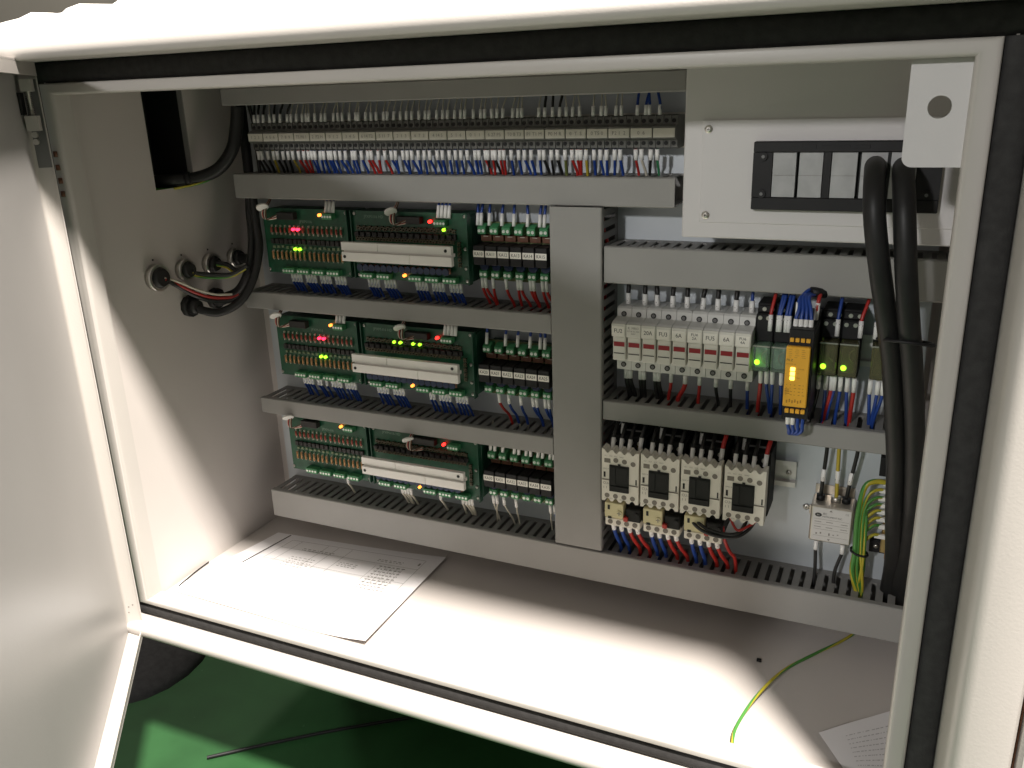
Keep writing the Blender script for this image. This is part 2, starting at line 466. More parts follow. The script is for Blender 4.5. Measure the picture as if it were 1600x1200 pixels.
# bracket tab with a round hole
def tab_mesh():
    bm = bmesh.new()
    out = []
    x0, x1, z0, z1, r = 656.0, 712.0, 441.0, 512.5, 7.0
    out = [(x0, z1), (x1, z1), (x1, z0)]
    for k in range(9):
        a = math.pi / 2 * k / 8
        out.append((x0 + r - r * math.sin(a), z0 + r - r * math.cos(a)))
    hole = [(676.5 + 7.6 * math.cos(2 * math.pi * k / 24), 481.3 + 7.6 * math.sin(2 * math.pi * k / 24)) for k in range(24)]
    es = []
    for loop in (out, hole):
        vs = [bm.verts.new((a, -251.0, b)) for a, b in loop]
        es += [bm.edges.new((vs[i], vs[(i + 1) % len(vs)])) for i in range(len(vs))]
    bmesh.ops.triangle_fill(bm, use_beauty=True, use_dissolve=False, edges=es)
    r_ = bmesh.ops.extrude_face_region(bm, geom=list(bm.faces))
    bmesh.ops.translate(bm, verts=[e for e in r_['geom'] if isinstance(e, bmesh.types.BMVert)], vec=(0, 3.0, 0))
    bm.verts.index_update()
    mb = MB(); mb.add([v.co[:] for v in bm.verts], [[v.index for v in f.verts] for f in bm.faces]); bm.free()
    return mb
obj('bracket', tab_mesh(), 'paint_box', cab)

# ---- door, opened about fifty degrees, hinged on the left
D_ = Vector((0.639, -0.769, 0)); N_ = Vector((0.769, 0.639, 0))
E0 = Vector((-174, -275, 0)); P0 = E0 - N_ * 18.5
def dpt(t, n, z): v = P0 + D_ * t + N_ * n; return (v.x, v.y, z)
def dbox(mb, t0, t1, n0, n1, z0, z1):
    V = [dpt(t, n, z) for t in (t0, t1) for n in (n0, n1) for z in (z0, z1)]
    return mb.add(V, [(0, 1, 3, 2), (4, 6, 7, 5), (0, 4, 5, 1), (2, 3, 7, 6), (0, 2, 6, 4), (1, 5, 7, 3)])
dz0, dz1, DL = -136.0, 546.0, 880.0
door = obj('door', dbox(MB(), -1.6, DL, -2, 0, dz0, dz1), 'door_paint', cab, 'grey inner face of the half open door')
def rounded_flange(sec, axis_pts):
    pass
# hinge-side return with soft bend
V = []; F = []
secs = [(6, 0), (3, .4), (1, 1.6), (0, 4), (0, 15), (.6, 17.5), (2.5, 18.5), (2.5, 17), (-1.5, 17), (-1.5, -2)]
g = MB()
for z in (dz0 + .5, dz1 - .5): V += [dpt(a, b, z) for a, b in secs]
n = len(secs)
g.add(V, [(i, (i + 1) % n, n + (i + 1) % n, n + i) for i in range(n)], True); g.add(V[:n], [list(range(n))]); g.add(V[n:], [list(range(n))])
o = obj('hinge_flange', g, 'paint', door); o.data.set_sharp_from_angle(angle=math.radians(50))
obj('bottom_flange', dbox(dbox(MB(), 0.2, DL, 0.1, 18.5, dz0, dz0 + 1.6), 0.2, DL, 17, 18.4, dz0 + 1.6, dz0 + 9), 'paint', door)
obj('top_flange', dbox(dbox(MB(), 0.2, DL, 0.1, 18.5, dz1 - 1.6, dz1), 0.2, DL, 17, 18.4, dz1 - 14, dz1 - 1.6), 'paint', door)
obj('free_flange', dbox(MB(), DL - 2, DL, 0.1, 18.5, dz0 + 2, dz1 - 2), 'paint', door)
# spring hinge pin
hx = dpt(11, 9, 0)
for hb in (dbox(MB(), 6, 17, 4, 15, 517, 529), dbox(MB(), 5, 18, 3, 15, 478, 493)): obj('hinge_block', hb, 'paint', door)
rod = MB().cyl((hx[0], hx[1], 492.5), (hx[0], hx[1], 517.5), 2.0, n=10)
for k in range(14): rod.cyl((hx[0], hx[1], 493.2 + k * 1.75), (hx[0], hx[1], 494.1 + k * 1.75), 2.7, n=10)
obj('threaded_rod', rod, 'steel', door)
for zz in (474, 467):
    obj('hinge_bolt', MB().cyl(dpt(8, 8, zz), dpt(14, 8, zz), 3.0, n=10), 'steel', door)
obj('hinge_backing', dbox(MB(), .2, .6, 3, 17, 440, 529), 'w_grey', door)
obj('hinge_slot', dbox(MB(), 4, 19, 0.2, 3, 494, 516), 'hole', door)
for k in range(4):
    obj('hinge_knuckle', MB().cyl((-178, -268, 456 - k * 14), (-178, -268, 450 - k * 14), 2.4, n=8), 'brown', door)
for a, zz in ((10, -99), (5, -101), (4, -109)):
    obj('rivet_hole', MB().cyl(dpt(.2, a, zz), dpt(-.3 + .6, a, zz), 1.0, n=8), 'ink_soft', door)

# ---- neighbour to the right
nb = thing('adjacent_panel', (840, -300, -345), 'plain cream steel panel to the right of the cabinet rim', 'panel')
obj('panel', MB().box(778, 1100, -333, -300, -345, 700, 3), 'paint', nb)
obj('seam_strip', MB().box(775.6, 777.6, -322, -300, -345, 600), 'brown', nb)

# ---- wadding on the roof, and things in the background
def wadding():
    mb = MB(); nx, ny = 70, 10
    V = []
    rnd = random.Random(3)
    for i in range(nx + 1):
        for j in range(ny + 1):
            x = -226 + (1000) * i / nx; y = -312 + 240 * j / ny
            e = min(1, i / 3.0) * min(1.0, (j + .25) / 1.6)
            h = 21 * (e ** .5) + 10 * min(1, i / 14) + 2.2 * math.sin(i * 1.3 + j) + rnd.uniform(-1.6, 1.6)
            if j == 0: h = 1 + rnd.uniform(0, 1)
            if i == 0: h = 2 + rnd.uniform(0, 4)
            V.append((x + rnd.uniform(-3, 3), y + rnd.uniform(-3, 3), 564.5 + (y + 325) * .021 + max(0.5, h)))
    F = [(i * (ny + 1) + j, (i + 1) * (ny + 1) + j, (i + 1) * (ny + 1) + j + 1, i * (ny + 1) + j + 1) for i in range(nx) for j in range(ny)]
    k = len(V); V += [(x, y, 564 + (y + 325) * .021) for x, y, z in V]
    F += [tuple(a + k for a in f) for f in F]
    def idx(i, j): return i * (ny + 1) + j
    for i in range(nx):
        for j in (0, ny): F.append((idx(i, j), idx(i + 1, j), idx(i + 1, j) + k, idx(i, j) + k))
    for j in range(ny):
        for i in (0, nx): F.append((idx(i, j), idx(i, j + 1), idx(i, j + 1) + k, idx(i, j) + k))
    return mb.add(V, F, True)
single('wadding_sheet', wadding(), 'wadding', (270, -200, 566), 'brightly lit white wadding lying along the cabinet roof', 'wadding')
bgm = thing('background_machine', (-900, 1100, -345), 'blurry cream machine housing behind the cabinet at top left', 'machine')
obj('housing', MB().box(-1560, -700, 1100, 1300, -345, 900, 10), 'back_wall', bgm)
for a in (-1190, -1010): obj('column', MB().box(a, a + (120 if a < -1100 else 50), 1085, 1099, -345, 898, 3), 'grey_strip', bgm)
tr = MB().prism([(-500, 655), (-120, 664), (-120, 900), (-500, 900)], 'y', 500, 560)
single('hanging_box', tr, 'back_wall', (-300, 530, 655), 'cream box edge above the lit roof at the top left', 'box')
single('black_rod', MB().tube([(-760, 200, 632), (-620, 160, 643), (-560, 150, 648)], 3.0, 8), 'black', (-650, 170, 640), 'thin dark rod in front of the background at top left', 'rod')
single('floor_cable', MB().tube([(-128, -254, -341.5), (-60, -195, -341.5), (20, -130, -341.5), (120, -60, -341.5), (300, 40, -341.5)], 2.3, 8), 'black', (20, -130, -345), 'thin black cable lying on the green floor', 'cable')

dl = MB().ball((-365, -125, -345), 1.0, 18, 8, (78, 105, 26))  # added low mound standing in for an unidentified dark area of the floor
single('dark_mound', dl, 'foam', (-365, -125, -345), 'dark shapeless mound on the green floor below the door hinge', 'cloth')

# ================================================================== WIRING DUCTS
FH = 56.5
FING = {}
def finger_mesh(kind, w=7.6, y0=-50.0, y1=-9.0):
    if kind not in FING:
        if kind == 'h': b = MB().box(-w / 2, w / 2, y0, y1, -0.8, 0.8, .3)
        else: b = MB().box(-0.8, 0.8, y0, y1, -w / 2, w / 2, .3)
        FING[kind] = mesh('finger', b, 'duct_side')
    return FING[kind]
def duct_h(x0, x1, z0, z1, label, h=FH, pitch=12.4, seed=0):
    t = thing('wiring_duct', ((x0 + x1) / 2, 0, z0), label, 'wiring duct')
    b = MB().box(x0, x1, -2.0, -0.2, z0 + .8, z1 - .8)
    b.box(x0, x1, -9.5, -2.0, z1 - 2.4, z1 - .8); b.box(x0, x1, -9.5, -2.0, z0 + .8, z0 + 2.4)
    obj('base', b, 'duct_side', t)
    obj('lower_side', MB().box(x0 + .3, x1 - .3, -50, -9.6, z0 + .9, z0 + 2.3), 'duct_side', t)
    c = 1.2
    p = [(-h + 8, z0), (-h + c, z0), (-h, z0 + c), (-h, z1 - c), (-h + c, z1), (-h + 8, z1), (-h + 8, z1 - 1.0), (-h + 1.6, z1 - 1.0), (-h + 1.6, z0 + 1.0), (-h + 8, z0 + 1.0)]
    obj('cover', MB().prism(p, 'x', x0 - .5, x1 + .5), 'duct', t)
    k = 0; x = x0 + 3.8
    fm = finger_mesh('h')
    while x < x1 - 3:
        piece('finger', fm, t, (x, 0, z1 - 1.7)); x += pitch
    return t
def duct_v(x0, x1, z0, z1, label, h=59.0, pitch=12.4):
    t = thing('wiring_duct', ((x0 + x1) / 2, 0, z0), label, 'wiring duct')
    b = MB().box(x0 + .8, x1 - .8, -2.0, -0.2, z0, z1)
    b.box(x1 - 2.4, x1 - .8, -9.5, -2.0, z0, z1); b.box(x0 + .8, x0 + 2.4, -9.5, -2, z0, z1)
    obj('base', b, 'duct_side', t)
    obj('left_side', MB().box(x0 + .9, x0 + 2.3, -52, -9.6, z0 + .3, z1 - .3), 'duct_side', t)
    c = 1.2
    p = [(x0, -h + 8), (x0, -h + c), (x0 + c, -h), (x1 - c, -h), (x1, -h + c), (x1, -h + 8), (x1 - 1, -h + 8), (x1 - 1, -h + 1.6), (x0 + 1, -h + 1.6), (x0 + 1, -h + 8)]
    obj('cover', MB().prism(p, 'z', z0 - .5, z1 + .5), 'duct', t)
    fm = finger_mesh('v', y0=-52.0)
    z = z0 + 4
    while z < z1 - 3:
        piece('finger', fm, t, (x1 - 1.7, 0, z)); z += pitch
    return t
duct_h(-130, 452, 495.5, 516, 'grey wiring duct in shadow right above the terminal strip')
duct_h(-127, 444, 382.5, 413, 'grey wiring duct directly below the terminal strip')
duct_h(-133, 305.5, 237.7, 260.7, 'grey wiring duct between the top and middle rows of green boards')
duct_h(-130, 305.5, 88.2, 110.5, 'grey wiring duct between the middle and bottom rows of green boards')
duct_h(-133, 703, -72.3, -30.5, 'long grey wiring duct along the bottom of the mounting plate')
duct_h(370, 706, 300.8, 340.7, 'tall grey wiring duct between the cable entry box and the fuse holders')
duct_h(369, 692, 141.8, 165, 'grey wiring duct between the fuse holders and the contactors')
duct_v(307.4, 367.4, -26.4, 381.2, 'vertical grey wiring duct in the middle of the plate')
# a few wires that run inside the vertical duct
single('duct_wire', MB().tube([(358, -30, 370), (362, -34, 350), (364, -30, 338), (361, -26, 300), (357, -28, 200), (360, -30, 60)], 2.2, 7), 'w_red', (360, -30, 340), 'red wire glimpsed in the slots of the vertical duct', 'wire')

# ================================================================== TERMINAL STRIP
def rail(x0, x1, zc, y=-0.3, label='', hgt=33):
    p = [(y, zc - hgt / 2), (y, zc - hgt / 2), ]
    h2 = hgt / 2
    p = [(-6.5, -h2), (-6.5, -h2 + 5), (-1.5, -h2 + 6), (-1.5, h2 - 6), (-6.5, h2 - 5), (-6.5, h2), (-7.5, h2), (-7.5, h2 - 5.8), (-2.5, h2 - 6.8), (-2.5, -h2 + 6.8), (-7.5, -h2 + 5.8), (-7.5, -h2)]
    p = [(a, b + zc) for a, b in p]
    t = thing('mounting_rail', ((x0 + x1) / 2, 0, zc), label, 'rail')
    obj('rail', MB().prism(p, 'x', x0, x1), 'rail', t)
    pan_screw(t, (x1 - 8, -2.6, zc), 3.0)
    return t
rail(-112, 450, 457, label='dark metal rail end at the right of the terminal strip', hgt=36)
ORD = ['leftmost', 'second', 'third', 'fourth', 'fifth', 'sixth', 'seventh', 'eighth', 'ninth', 'tenth', 'eleventh', 'twelfth', 'thirteenth', 'fourteenth', 'fifteenth', 'sixteenth', 'seventeenth', 'eighteenth', 'nineteenth', 'twentieth', 'twenty-first', 'twenty-second', 'rightmost']
NT = 23; TW = 546.0 / NT; TX0 = -105.0
w = TW - .5
prof_t = [(-8, 441), (-30, 440), (-36, 441.5), (-37, 449), (-41.5, 449.8), (-45, 451), (-45, 462.5), (-41.5, 464), (-37, 464.8), (-36, 472.5), (-30, 474), (-8, 473)]
TB = mesh('body', MB().prism(prof_t, 'x', -w / 2, w / 2), 'term')
TM = mesh('marker_strip', MB().box(-w / 2 + .4, w / 2 - .4, -46.6, -44.6, 452.0, 461.2, .4), 'marker')
TS = mesh('screw_hole', MB().cyl((0, -36.2, 0), (0, -37.6, 0), 2.1, n=12), 'hole')
TF = mesh('rib', MB().box(-.35, .35, -38.0, -30, 441, 473.5), 'term')
MK = ['1  2  3', '4  5  6', '7  8  9', 'TS P0 1', '2  P2 H', '0  1  2', '3  4  5', '6 14 T2', '5 11  7', '2  1  3', '6  7  3', '4 14 5', '5  1  6', '0  1  1', '6 27 P5', 'T0 0 T3', 'P1 T1 M', 'P0 M R', '0  T  S', '0 T5 0', 'P2 1  2', '0  6', 'T  H1  T']
for i in range(NT):
    xc = TX0 + TW * (i + .5)
    t = thing('terminal_block', (xc, 0, 457), 'dark grey three-pole terminal block, %s in the top strip' % (ORD[i] + (' from the left' if 0 < i < 22 else '')), 'terminal block', 'terminal blocks of the top strip')
    piece('body', TB, t, (xc, 0, 0)); mk = piece('marker_strip', TM, t, (xc, 0, 0))
    for k in (-1, 0, 1):
        for zz in (446, 468): piece('screw_hole', TS, t, (xc + k * TW / 3, 0, zz))
    for k in (-1.5, -.5, .5): piece('rib', TF, t, (xc + k * TW / 3 + .6, 0, 0))
    if i < 22 and MK[i].strip(): text(MK[i], 5.2, (xc, -46.75, 456.6), mk, 'ink_soft')

# ---- wires
def blk(x):
    i = max(0, min(22, int((x + 105) / (546.0 / 23))))
    return ORD[i] + (' terminal block from the left' if 0 < i < 22 else ' terminal block')
def ka(r, x):
    return 'KA%d%d' % (r + 1, max(0, min(5, int((x - 208.5) / 15.5))))
def wire(col, pts, r, sleeve=None, label='', group=None, n=7, name='wire', cat='wire', sr=None, res=5):
    base = pts[0]
    o = link(name, mesh(name, MB().tube(pts, r, n, res), col, base), None, base)
    tag(o, label, cat, group)
    if sleeve:
        a, b = sleeve
        obj('marker_sleeve', MB().cyl(a, b, sr or r * 1.45, n=10), 'sleeve', o)
    return o
CN = {'w_blue': 'blue', 'w_red': 'red', 'w_black': 'black', 'w_white': 'white', 'w_grey': 'grey', 'w_yellow': 'yellow', 'w_green': 'green', 'w_olive': 'olive green', 'w_earth': 'green and yellow'}
low = [(-100, 'k'), (-95, 'k'), (-85, 'k'), (-76, 'y'), (-70, 'k'), (-61, 'k'), (-53, 'k'), (-46, 'y'), (-37, 'r'), (-29, 'r'), (-22, 'r'), (-17, 'b'), (-12, 'b'), (-4, 'b'), (1, 'b'), (8, 'b'), (12, 'b'), (18, 'b'), (25, 'b'), (33, 'b'), (43, 'b'), (47, 'b'), (56, 'b'), (65, 'r'), (70, 'r'), (80, 'r'), (89, 'r'), (98, 'b'), (104, 'b'), (114, 'b'), (120, 'b'), (126, 'b'), (135, 'b'), (143, 'b'), (150, 'b'), (160, 'b'), (167, 'b'), (176, 'b'), (184, 'b'), (191, 'b'), (199, 'b'), (209, 'b'), (214, 'b'), (222, 'r'), (225, 'k'), (231, 'r'), (234, 'k'), (240, 'r'), (245, 'r'), (254, 'b'), (263, 'b'), (270, 'b'), (278, 'b'), (288, 'b'), (293, 'k'), (302, 'k'), (309, 'k'), (318, 'o'), (326, 'r'), (332, 'r'), (336, 'r'), (342, 'y'), (351, 'b'), (358, 'b'), (365, 'b'), (374, 'b'), (380, 'b'), (397, 'r'), (403, 'w'), (413, 'k'), (420, 'g')]
KEY = dict(b='w_blue', r='w_red', k='w_black', y='w_yellow', o='w_olive', w='w_white', g='w_green')
rw = random.Random(11)
for x, c in low:
    c = KEY[c]; dx = rw.uniform(-4, 4); r = rw.uniform(1.35, 1.75)
    wire(c, [(x, -36, 440), (x, -35, 430), (x + dx * .3, -32, 424), (x + dx * .8, -27, 415), (x + dx, -25, 404)], r,
         ((x, -36, 439.8), (x + dx * .05, -35.1, 428.8)), '%s wire dropping from the %s of the top strip' % (CN[c], blk(x)), '%s wires below the terminal strip' % CN[c], sr=2.3)
up = [-100, -94, -86, -76, -69, -60, -49, -43, -35, -26, -20, -16, -7, 2, 8, 20, 27, 33, 43, 52, 56, 66, 74, 81, 91, 96, 105, 114, 122, 129, 139, 147, 152, 162, 170, 176, 185, 193, 198, 209, 218, 223, 232, 238, 245, 257, 263, 268, 288, 295, 304, 312, 320, 327, 335, 350, 359, 364, 375, 381, 398, 407, 411, 422]
for x in up:
    c = 'w_black' if x in (295, 304, 312) else ('w_blue' if x >= 398 else ('w_black' if x < -80 or x in (-69, -60, -49) else 'w_white'))
    dx = rw.uniform(-7, 3)
    r = 1.5 if c in ('w_black', 'w_blue') else 0.85
    wire(c, [(x, -36, 474), (x, -35, 482), (x + dx * .2, -33, 488), (x + dx * .6, -29, 495), (x + dx, -26, 506)], r,
         ((x, -36, 473.6), (x + dx * .1, -34.8, 483.5)), '%s wire rising from the %s of the top strip' % (CN[c], blk(x)), '%s wires above the terminal strip' % CN[c], sr=1.95)

# ================================================================== CIRCUIT BOARDS
ROWZ = (288.0, 147.0, 6.5)
ROWN = ('top', 'middle', 'bottom')
YB = -48.0
RES_R = mesh('resistor', MB().cyl((0, YB - 3, -3.4), (0, YB - 3, 3.4), 1.35, n=8), 'red_part')
RES_T = mesh('resistor', MB().cyl((0, YB - 3, -3.8), (0, YB - 3, 3.8), 1.35, n=8).cyl((0, YB - 3, -4.6), (0, YB - 3, -3.8), 1.6, n=8).cyl((0, YB - 3, 3.8), (0, YB - 3, 4.6), 1.6, n=8), 'tan_part')
LEADS = mesh('solder_lead', MB().box(-.55, .55, YB - 2.6, YB, 3.4, 6.2).box(-.55, .55, YB - 2.6, YB, -6.2, -3.4).ball((0, YB - 2.4, 5.4), .9, 6, 4).ball((0, YB - 2.4, -5.4), .9, 6, 4), 'lead')
OPTO = mesh('optocoupler', MB().box(-2.7, 2.7, YB - 4, YB, -3.2, 3.2, .4), 'chip')
OPTO_T = mesh('transistor', MB().box(-3.0, 3.0, YB - 7.5, YB, -2.6, 2.6, .5), 'chip')
SMD = mesh('small_part', MB().box(-1.9, -.3, YB - 2, YB, -1.6, 1.6, .2).box(.5, 2.2, YB - 2.6, YB, -1.2, 1.9, .2), 'smd')
SMDD = mesh('small_part', MB().box(-2.2, -.6, YB - 3, YB, -2.2, 2.2, .2).cyl((1.2, YB - 4, 1.4), (1.2, YB, 1.4), 1.0, n=8).cyl((.9, YB - 3, -1.6), (.9, YB, -1.6), .8, n=8), 'smd_dark')
FINB = mesh('power_transistor', MB().box(-3.6, 3.6, -72, -62, -7, 6, .5), 'chip')
CAPB = mesh('varistor', MB().cyl((0, YB - 11, 0), (0, YB - 7, 0), 4.2, n=12).cyl((0, YB - 7, 0), (0, YB, 0), 2.2, n=8), 'blue_cap')
CAPR = mesh('diode', MB().cyl((0, YB - 6, -3.4), (0, YB - 6, 3.4), 1.7, n=8), 'brown')
def conn_mesh(n, pitch=4.6):
    w = n * pitch
    b = MB().box(-w / 2, w / 2, YB - 9, YB, -4.2, 3.2, .6)
    return mesh('terminal_connector', b, 'green_term')
CONN4 = conn_mesh(4); CONN3 = conn_mesh(3.6, 4.2)
CSCREW = mesh('connector_screw', MB().cyl((0, YB - 9, 0), (0, YB - 9.6, 0), 1.55, n=8), 'silver_screw')
SLV = mesh('marker_sleeve', MB().cyl((0, -41, 0), (0, -40, -12.5), 2.05, n=8), 'sleeve')
SLVU = mesh('marker_sleeve', MB().cyl((0, -50, 0), (0, -46, 13.5), 2.0, n=8), 'sleeve')
def dome(m):
    k = ('dome', m)
    if k not in TXT: TXT[k] = mesh('indicator_light', MB().cyl((0, YB - 1.5, 0), (0, YB - 4.5, 0), 1.9, n=10).ball((0, YB - 4.8, 0), 2.0, 10, 6), m)
    return TXT[k]
def led(t, x, z, m, label): o = piece('indicator_light', dome(m), t, (x, 0, z)); o['label'] = label; return o
def blue_stub(x, z, group, label, col='w_blue', dx=None, top=0):
    dx = rw.uniform(-3, 3) if dx is None else dx
    y0 = -40.5
    pts = [(x, y0 - .6, z), (x, y0, z - 12), (x + dx * .4, y0 + 5, z - 19), (x + dx, y0 + 13, z - 33 + top)]
    o = link('wire', mesh('wire', MB().tube(pts, 1.45, 6, 4), col, pts[0]), None, pts[0])
    tag(o, label, 'wire', group)
    piece('marker_sleeve', SLV, o, (x, 0, z))
    return o
def conn(t, xc, zc, n=4, me=None, pitch=4.6):
    o = piece('terminal_connector', me or CONN4, t, (xc, 0, zc))
    for k in range(n): piece('connector_screw', CSCREW, o, (xc + (k - (n - 1) / 2) * pitch, 0, zc - .6))
def harness(x, z, label, flip=False):
    """flat connector cable of coloured strands with a white tag, hanging in front of a board"""
    t = thing('harness', (x, -55, z), label, 'wiring harness')
    s = -1 if flip else 1
    cols = ['w_white', 'w_red', 'w_black', 'w_white', 'brown']
    for k, c in enumerate(cols):
        a = (k - 2) * 1.4
        obj('strand', MB().tube([(x + a * .5, -38, z + 26), (x + a * .5, -46, z + 16), (x + a, -58, z + 6), (x + a + 1, -60, z - 3 - k * .6), (x + 9 + a, -58, z - 6 + k * .8), (x + 18, -56, z - 4 + k)], .85, 6, 5), c, t)
    tg = MB().cyl((x - .5, -60.5, z + 10.5), (x + .5, -61.5, z + 8.8), 7.6, n=16)
    obj('white_tag', tg, 'white', t)
    return t

for r, zb in enumerate(ROWZ):
    # ---------------- input board
    x0, x1 = -96.0, 37.0
    t = thing('input_board', (x0 + 66, 0, zb), 'green circuit board with red and tan resistor rows, left in the %s row' % ROWN[r], 'circuit board')
    obj('board', MB().box(x0 + 1.5, x1 - 1.5, YB, YB + 1.6, zb - 1, zb + 82), 'pcb', t)
    obj('carrier', MB().box(x0, x1, -44, -6, zb + 1, zb + 80, 1.5).box(x1 - 1.4, x1, -52, -44, zb - 1, zb + 82), 'pcb_edge', t)
    for k in range(16):
        xx = -81 + k * 7.05 + (1.4 if k > 7 else 0) - .0
        piece('resistor', RES_R, t, (xx, 0, zb + 55)); piece('solder_lead', LEADS, t, (xx, 0, zb + 55))
        piece('optocoupler', OPTO, t, (xx, 0, zb + 40.5))
        piece('small_part', SMD, t, (xx, 0, zb + 32.5 + (k % 3) * .4))
        piece('resistor', RES_T, t, (xx - 1.5, 0, zb + 22.6)); piece('solder_lead', LEADS, t, (xx - 1.5, -.2, zb + 22.6))
    obj('header_socket', MB().box(-66, -40, YB - 9, YB, zb + 69, zb + 78, .6), 'chip', t)
    led(t, -3, zb + 75.5, 'led_orange', 'lit orange indicator light')
    conn(t, 11, zb + 75, 4, CONN3, 4.0)
    for sx, sz in ((-93, 3), (33.5, 3), (33.5, 78.5), (-92, 78.5)): pan_screw(t, (sx, YB, zb + sz), 2.1)
    if r == 0:
        ids = (5, 6); 
    elif r == 1: ids = (8, 9)
    else: ids = ()
    for k in ids:
        xx = -81 + k * 7.05 + (1.4 if k > 7 else 0)
        led(t, xx, zb + 56.5, 'led_pink', 'lit red indicator light'); led(t, xx, zb + 31.5, 'led_green', 'lit green indicator light')
    for j, xc in enumerate((-57, -34, -11, 12)):
        conn(t, xc, zb + 4.4)
        for k in range(4):
            if r == 2 and not (j == 2 and k == 2): continue
            if r == 1 and (j, k) == (1, 2): continue
            blue_stub(xc + (k - 1.5) * 4.6, zb - 1, 'wires below the %s left board' % ROWN[r], '%s wire with white sleeve below the left board of the %s row, %s green connector' % ('blue' if r < 2 else 'white', ROWN[r], ['first', 'second', 'third', 'fourth', 'fifth'][j]), 'w_blue' if r < 2 else 'w_white')
    text('JPXM-I16', 5, (-28, YB - .15, zb + 66), t, 'silk')
    for k in range(3 if r < 2 else 0):
        xx = 11 + (k - 1) * 5.2
        o = wire('w_blue', [(xx, -50, zb + 79), (xx, -46, zb + 92), (xx + 1, -40, zb + 100), (xx + 1, -30, zb + 108)], 1.4, ((xx, -50, zb + 78.5), (xx, -46, zb + 92)), 'blue wire with white sleeve above the left green board of the %s row' % ROWN[r], 'wires above the %s left board' % ROWN[r], sr=2.2)
    harness(-83, zb + (75 if r < 2 else 72), 'bunched harness with white tag at the upper left corner of the %s row' % ROWN[r])
    # ---------------- output board
    x0, x1 = 42.0, 203.0
    t = thing('output_board', (x0 + 80, 0, zb), 'green circuit board with stepped white clamp bars, right in the %s row' % ROWN[r], 'circuit board')
    obj('board', MB().box(x0 + 1.5, x1 - 1.5, YB, YB + 1.6, zb - 1, zb + 82), 'pcb', t)
    obj('carrier', MB().box(x0, x1, -44, -6, zb + 1, zb + 80, 1.5).box(x1 - 1.4, x1, -53, -44, zb - 1, zb + 82).box(x0, x0 + 1.4, -52, -44, zb - 1, zb + 82), 'pcb_edge', t)
    for k in range(16):
        xx = 52 + k * 8.55
        piece('small_part', SMDD, t, (xx, 0, zb + 62 - .0)); piece('small_part', SMDD, t, (xx + 4.2, 0, zb + 61))
        piece('transistor', OPTO_T, t, (xx, 0, zb + 54.8))
        piece('small_part', SMDD, t, (xx + 2, 0, zb + 48.4)); piece('small_part', SMDD, t, (xx - 2.4, 0, zb + 48.9)); piece('optocoupler', OPTO, t, (xx + 4.1, 0, zb + 54.4))
        piece('power_transistor', FINB, t, (xx + 2, 0, zb + 38))
        if k < 15:
            piece('varistor', CAPB, t, (xx + 3, 0, zb + 14.5)); piece('diode', CAPR, t, (xx + 7.2, -2, zb + 15.5))
    for k in range(5): piece('small_part', SMDD, t, (190, 0, zb + 22 + k * 6.2))
    obj('header_socket', MB().box(110, 143, YB - 9, YB, zb + 69, zb + 77.5, .6), 'chip', t)
    led(t, 154, zb + 72, 'led_red', 'lit red indicator light')
    conn(t, 169, zb + 71.5, 4, CONN3, 4.0)
    if r == 0: led(t, 172, zb + 63, 'led_green', 'lit green indicator light')
    if r == 1:
        for gx in (92, 101, 119.5, 129): led(t, gx, zb + 61.5, 'led_green', 'lit green indicator light')
    led(t, 114, zb + 6, 'led_orange', 'lit orange indicator light')
    for sx, sz in ((46.5, 3), (198, 3), (198, 78.5), (46.5, 78.5), (197, 18), (197, 41)): pan_screw(t, (sx, YB, zb + sz), 2.2)
    for j, xc in enumerate((62, 86, 131, 154, 178)):
        conn(t, xc, zb + 4.4)
        for k in range(4):
            if r == 2 and not (j in (1, 4) or (j == 2 and k == 3)): continue
            if r == 1 and j == 2 and k < 2: continue
            blue_stub(xc + (k - 1.5) * 4.6, zb - 1, 'wires below the %s right board' % ROWN[r], '%s wire with white sleeve below the right board of the %s row, %s green connector' % ('blue' if r < 2 else 'white', ROWN[r], ['first', 'second', 'third', 'fourth', 'fifth'][j]), 'w_blue' if r < 2 else 'w_white')
    # stepped clamp bars, each made of two lengths
    bz = zb + 24
    for (a, b, za, zz, ya, hole) in ((42.5, 94, 14, 24, -76, None), (94.3, 193, 14, 24, -76, 186), (44, 139, 1.4, 12.4, -78.5, 48.5), (139.3, 194.5, 1.4, 12.4, -78.5, None)):
        br = obj('clamp_bar', MB().box(a, b, ya, ya + 6, bz + za, bz + zz, .5), 'clamp', t)
        if hole: obj('bar_screw', MB().cyl((hole, ya - .5, bz + (za + zz) / 2), (hole, ya + .2, bz + (za + zz) / 2), 1.9, n=12), 'hole', br)
    obj('clamp_web', MB().box(45, 193, -74, -66, bz + 11, bz + 15), 'clamp', t)
    text('JPXM-I16 HD', 5, (74, YB - .15, zb + 75), t, 'silk')
    for k in range(4 if r < 2 else 0):
        xx = 165 + k * 4.8
        wire('w_blue', [(xx, -52, zb + 77), (xx, -48, zb + 91), (xx + .5, -42, zb + 99), (xx + 1, -30, zb + 108)], 1.4, ((xx, -52, zb + 76.5), (xx, -48, zb + 90.5)), 'blue wire with white sleeve above the right green board of the %s row' % ROWN[r], 'wires above the %s right board' % ROWN[r], sr=2.2)
    harness(107, zb + (74 if r < 2 else 66), 'bunched harness with white tag at the middle of the %s row' % ROWN[r])

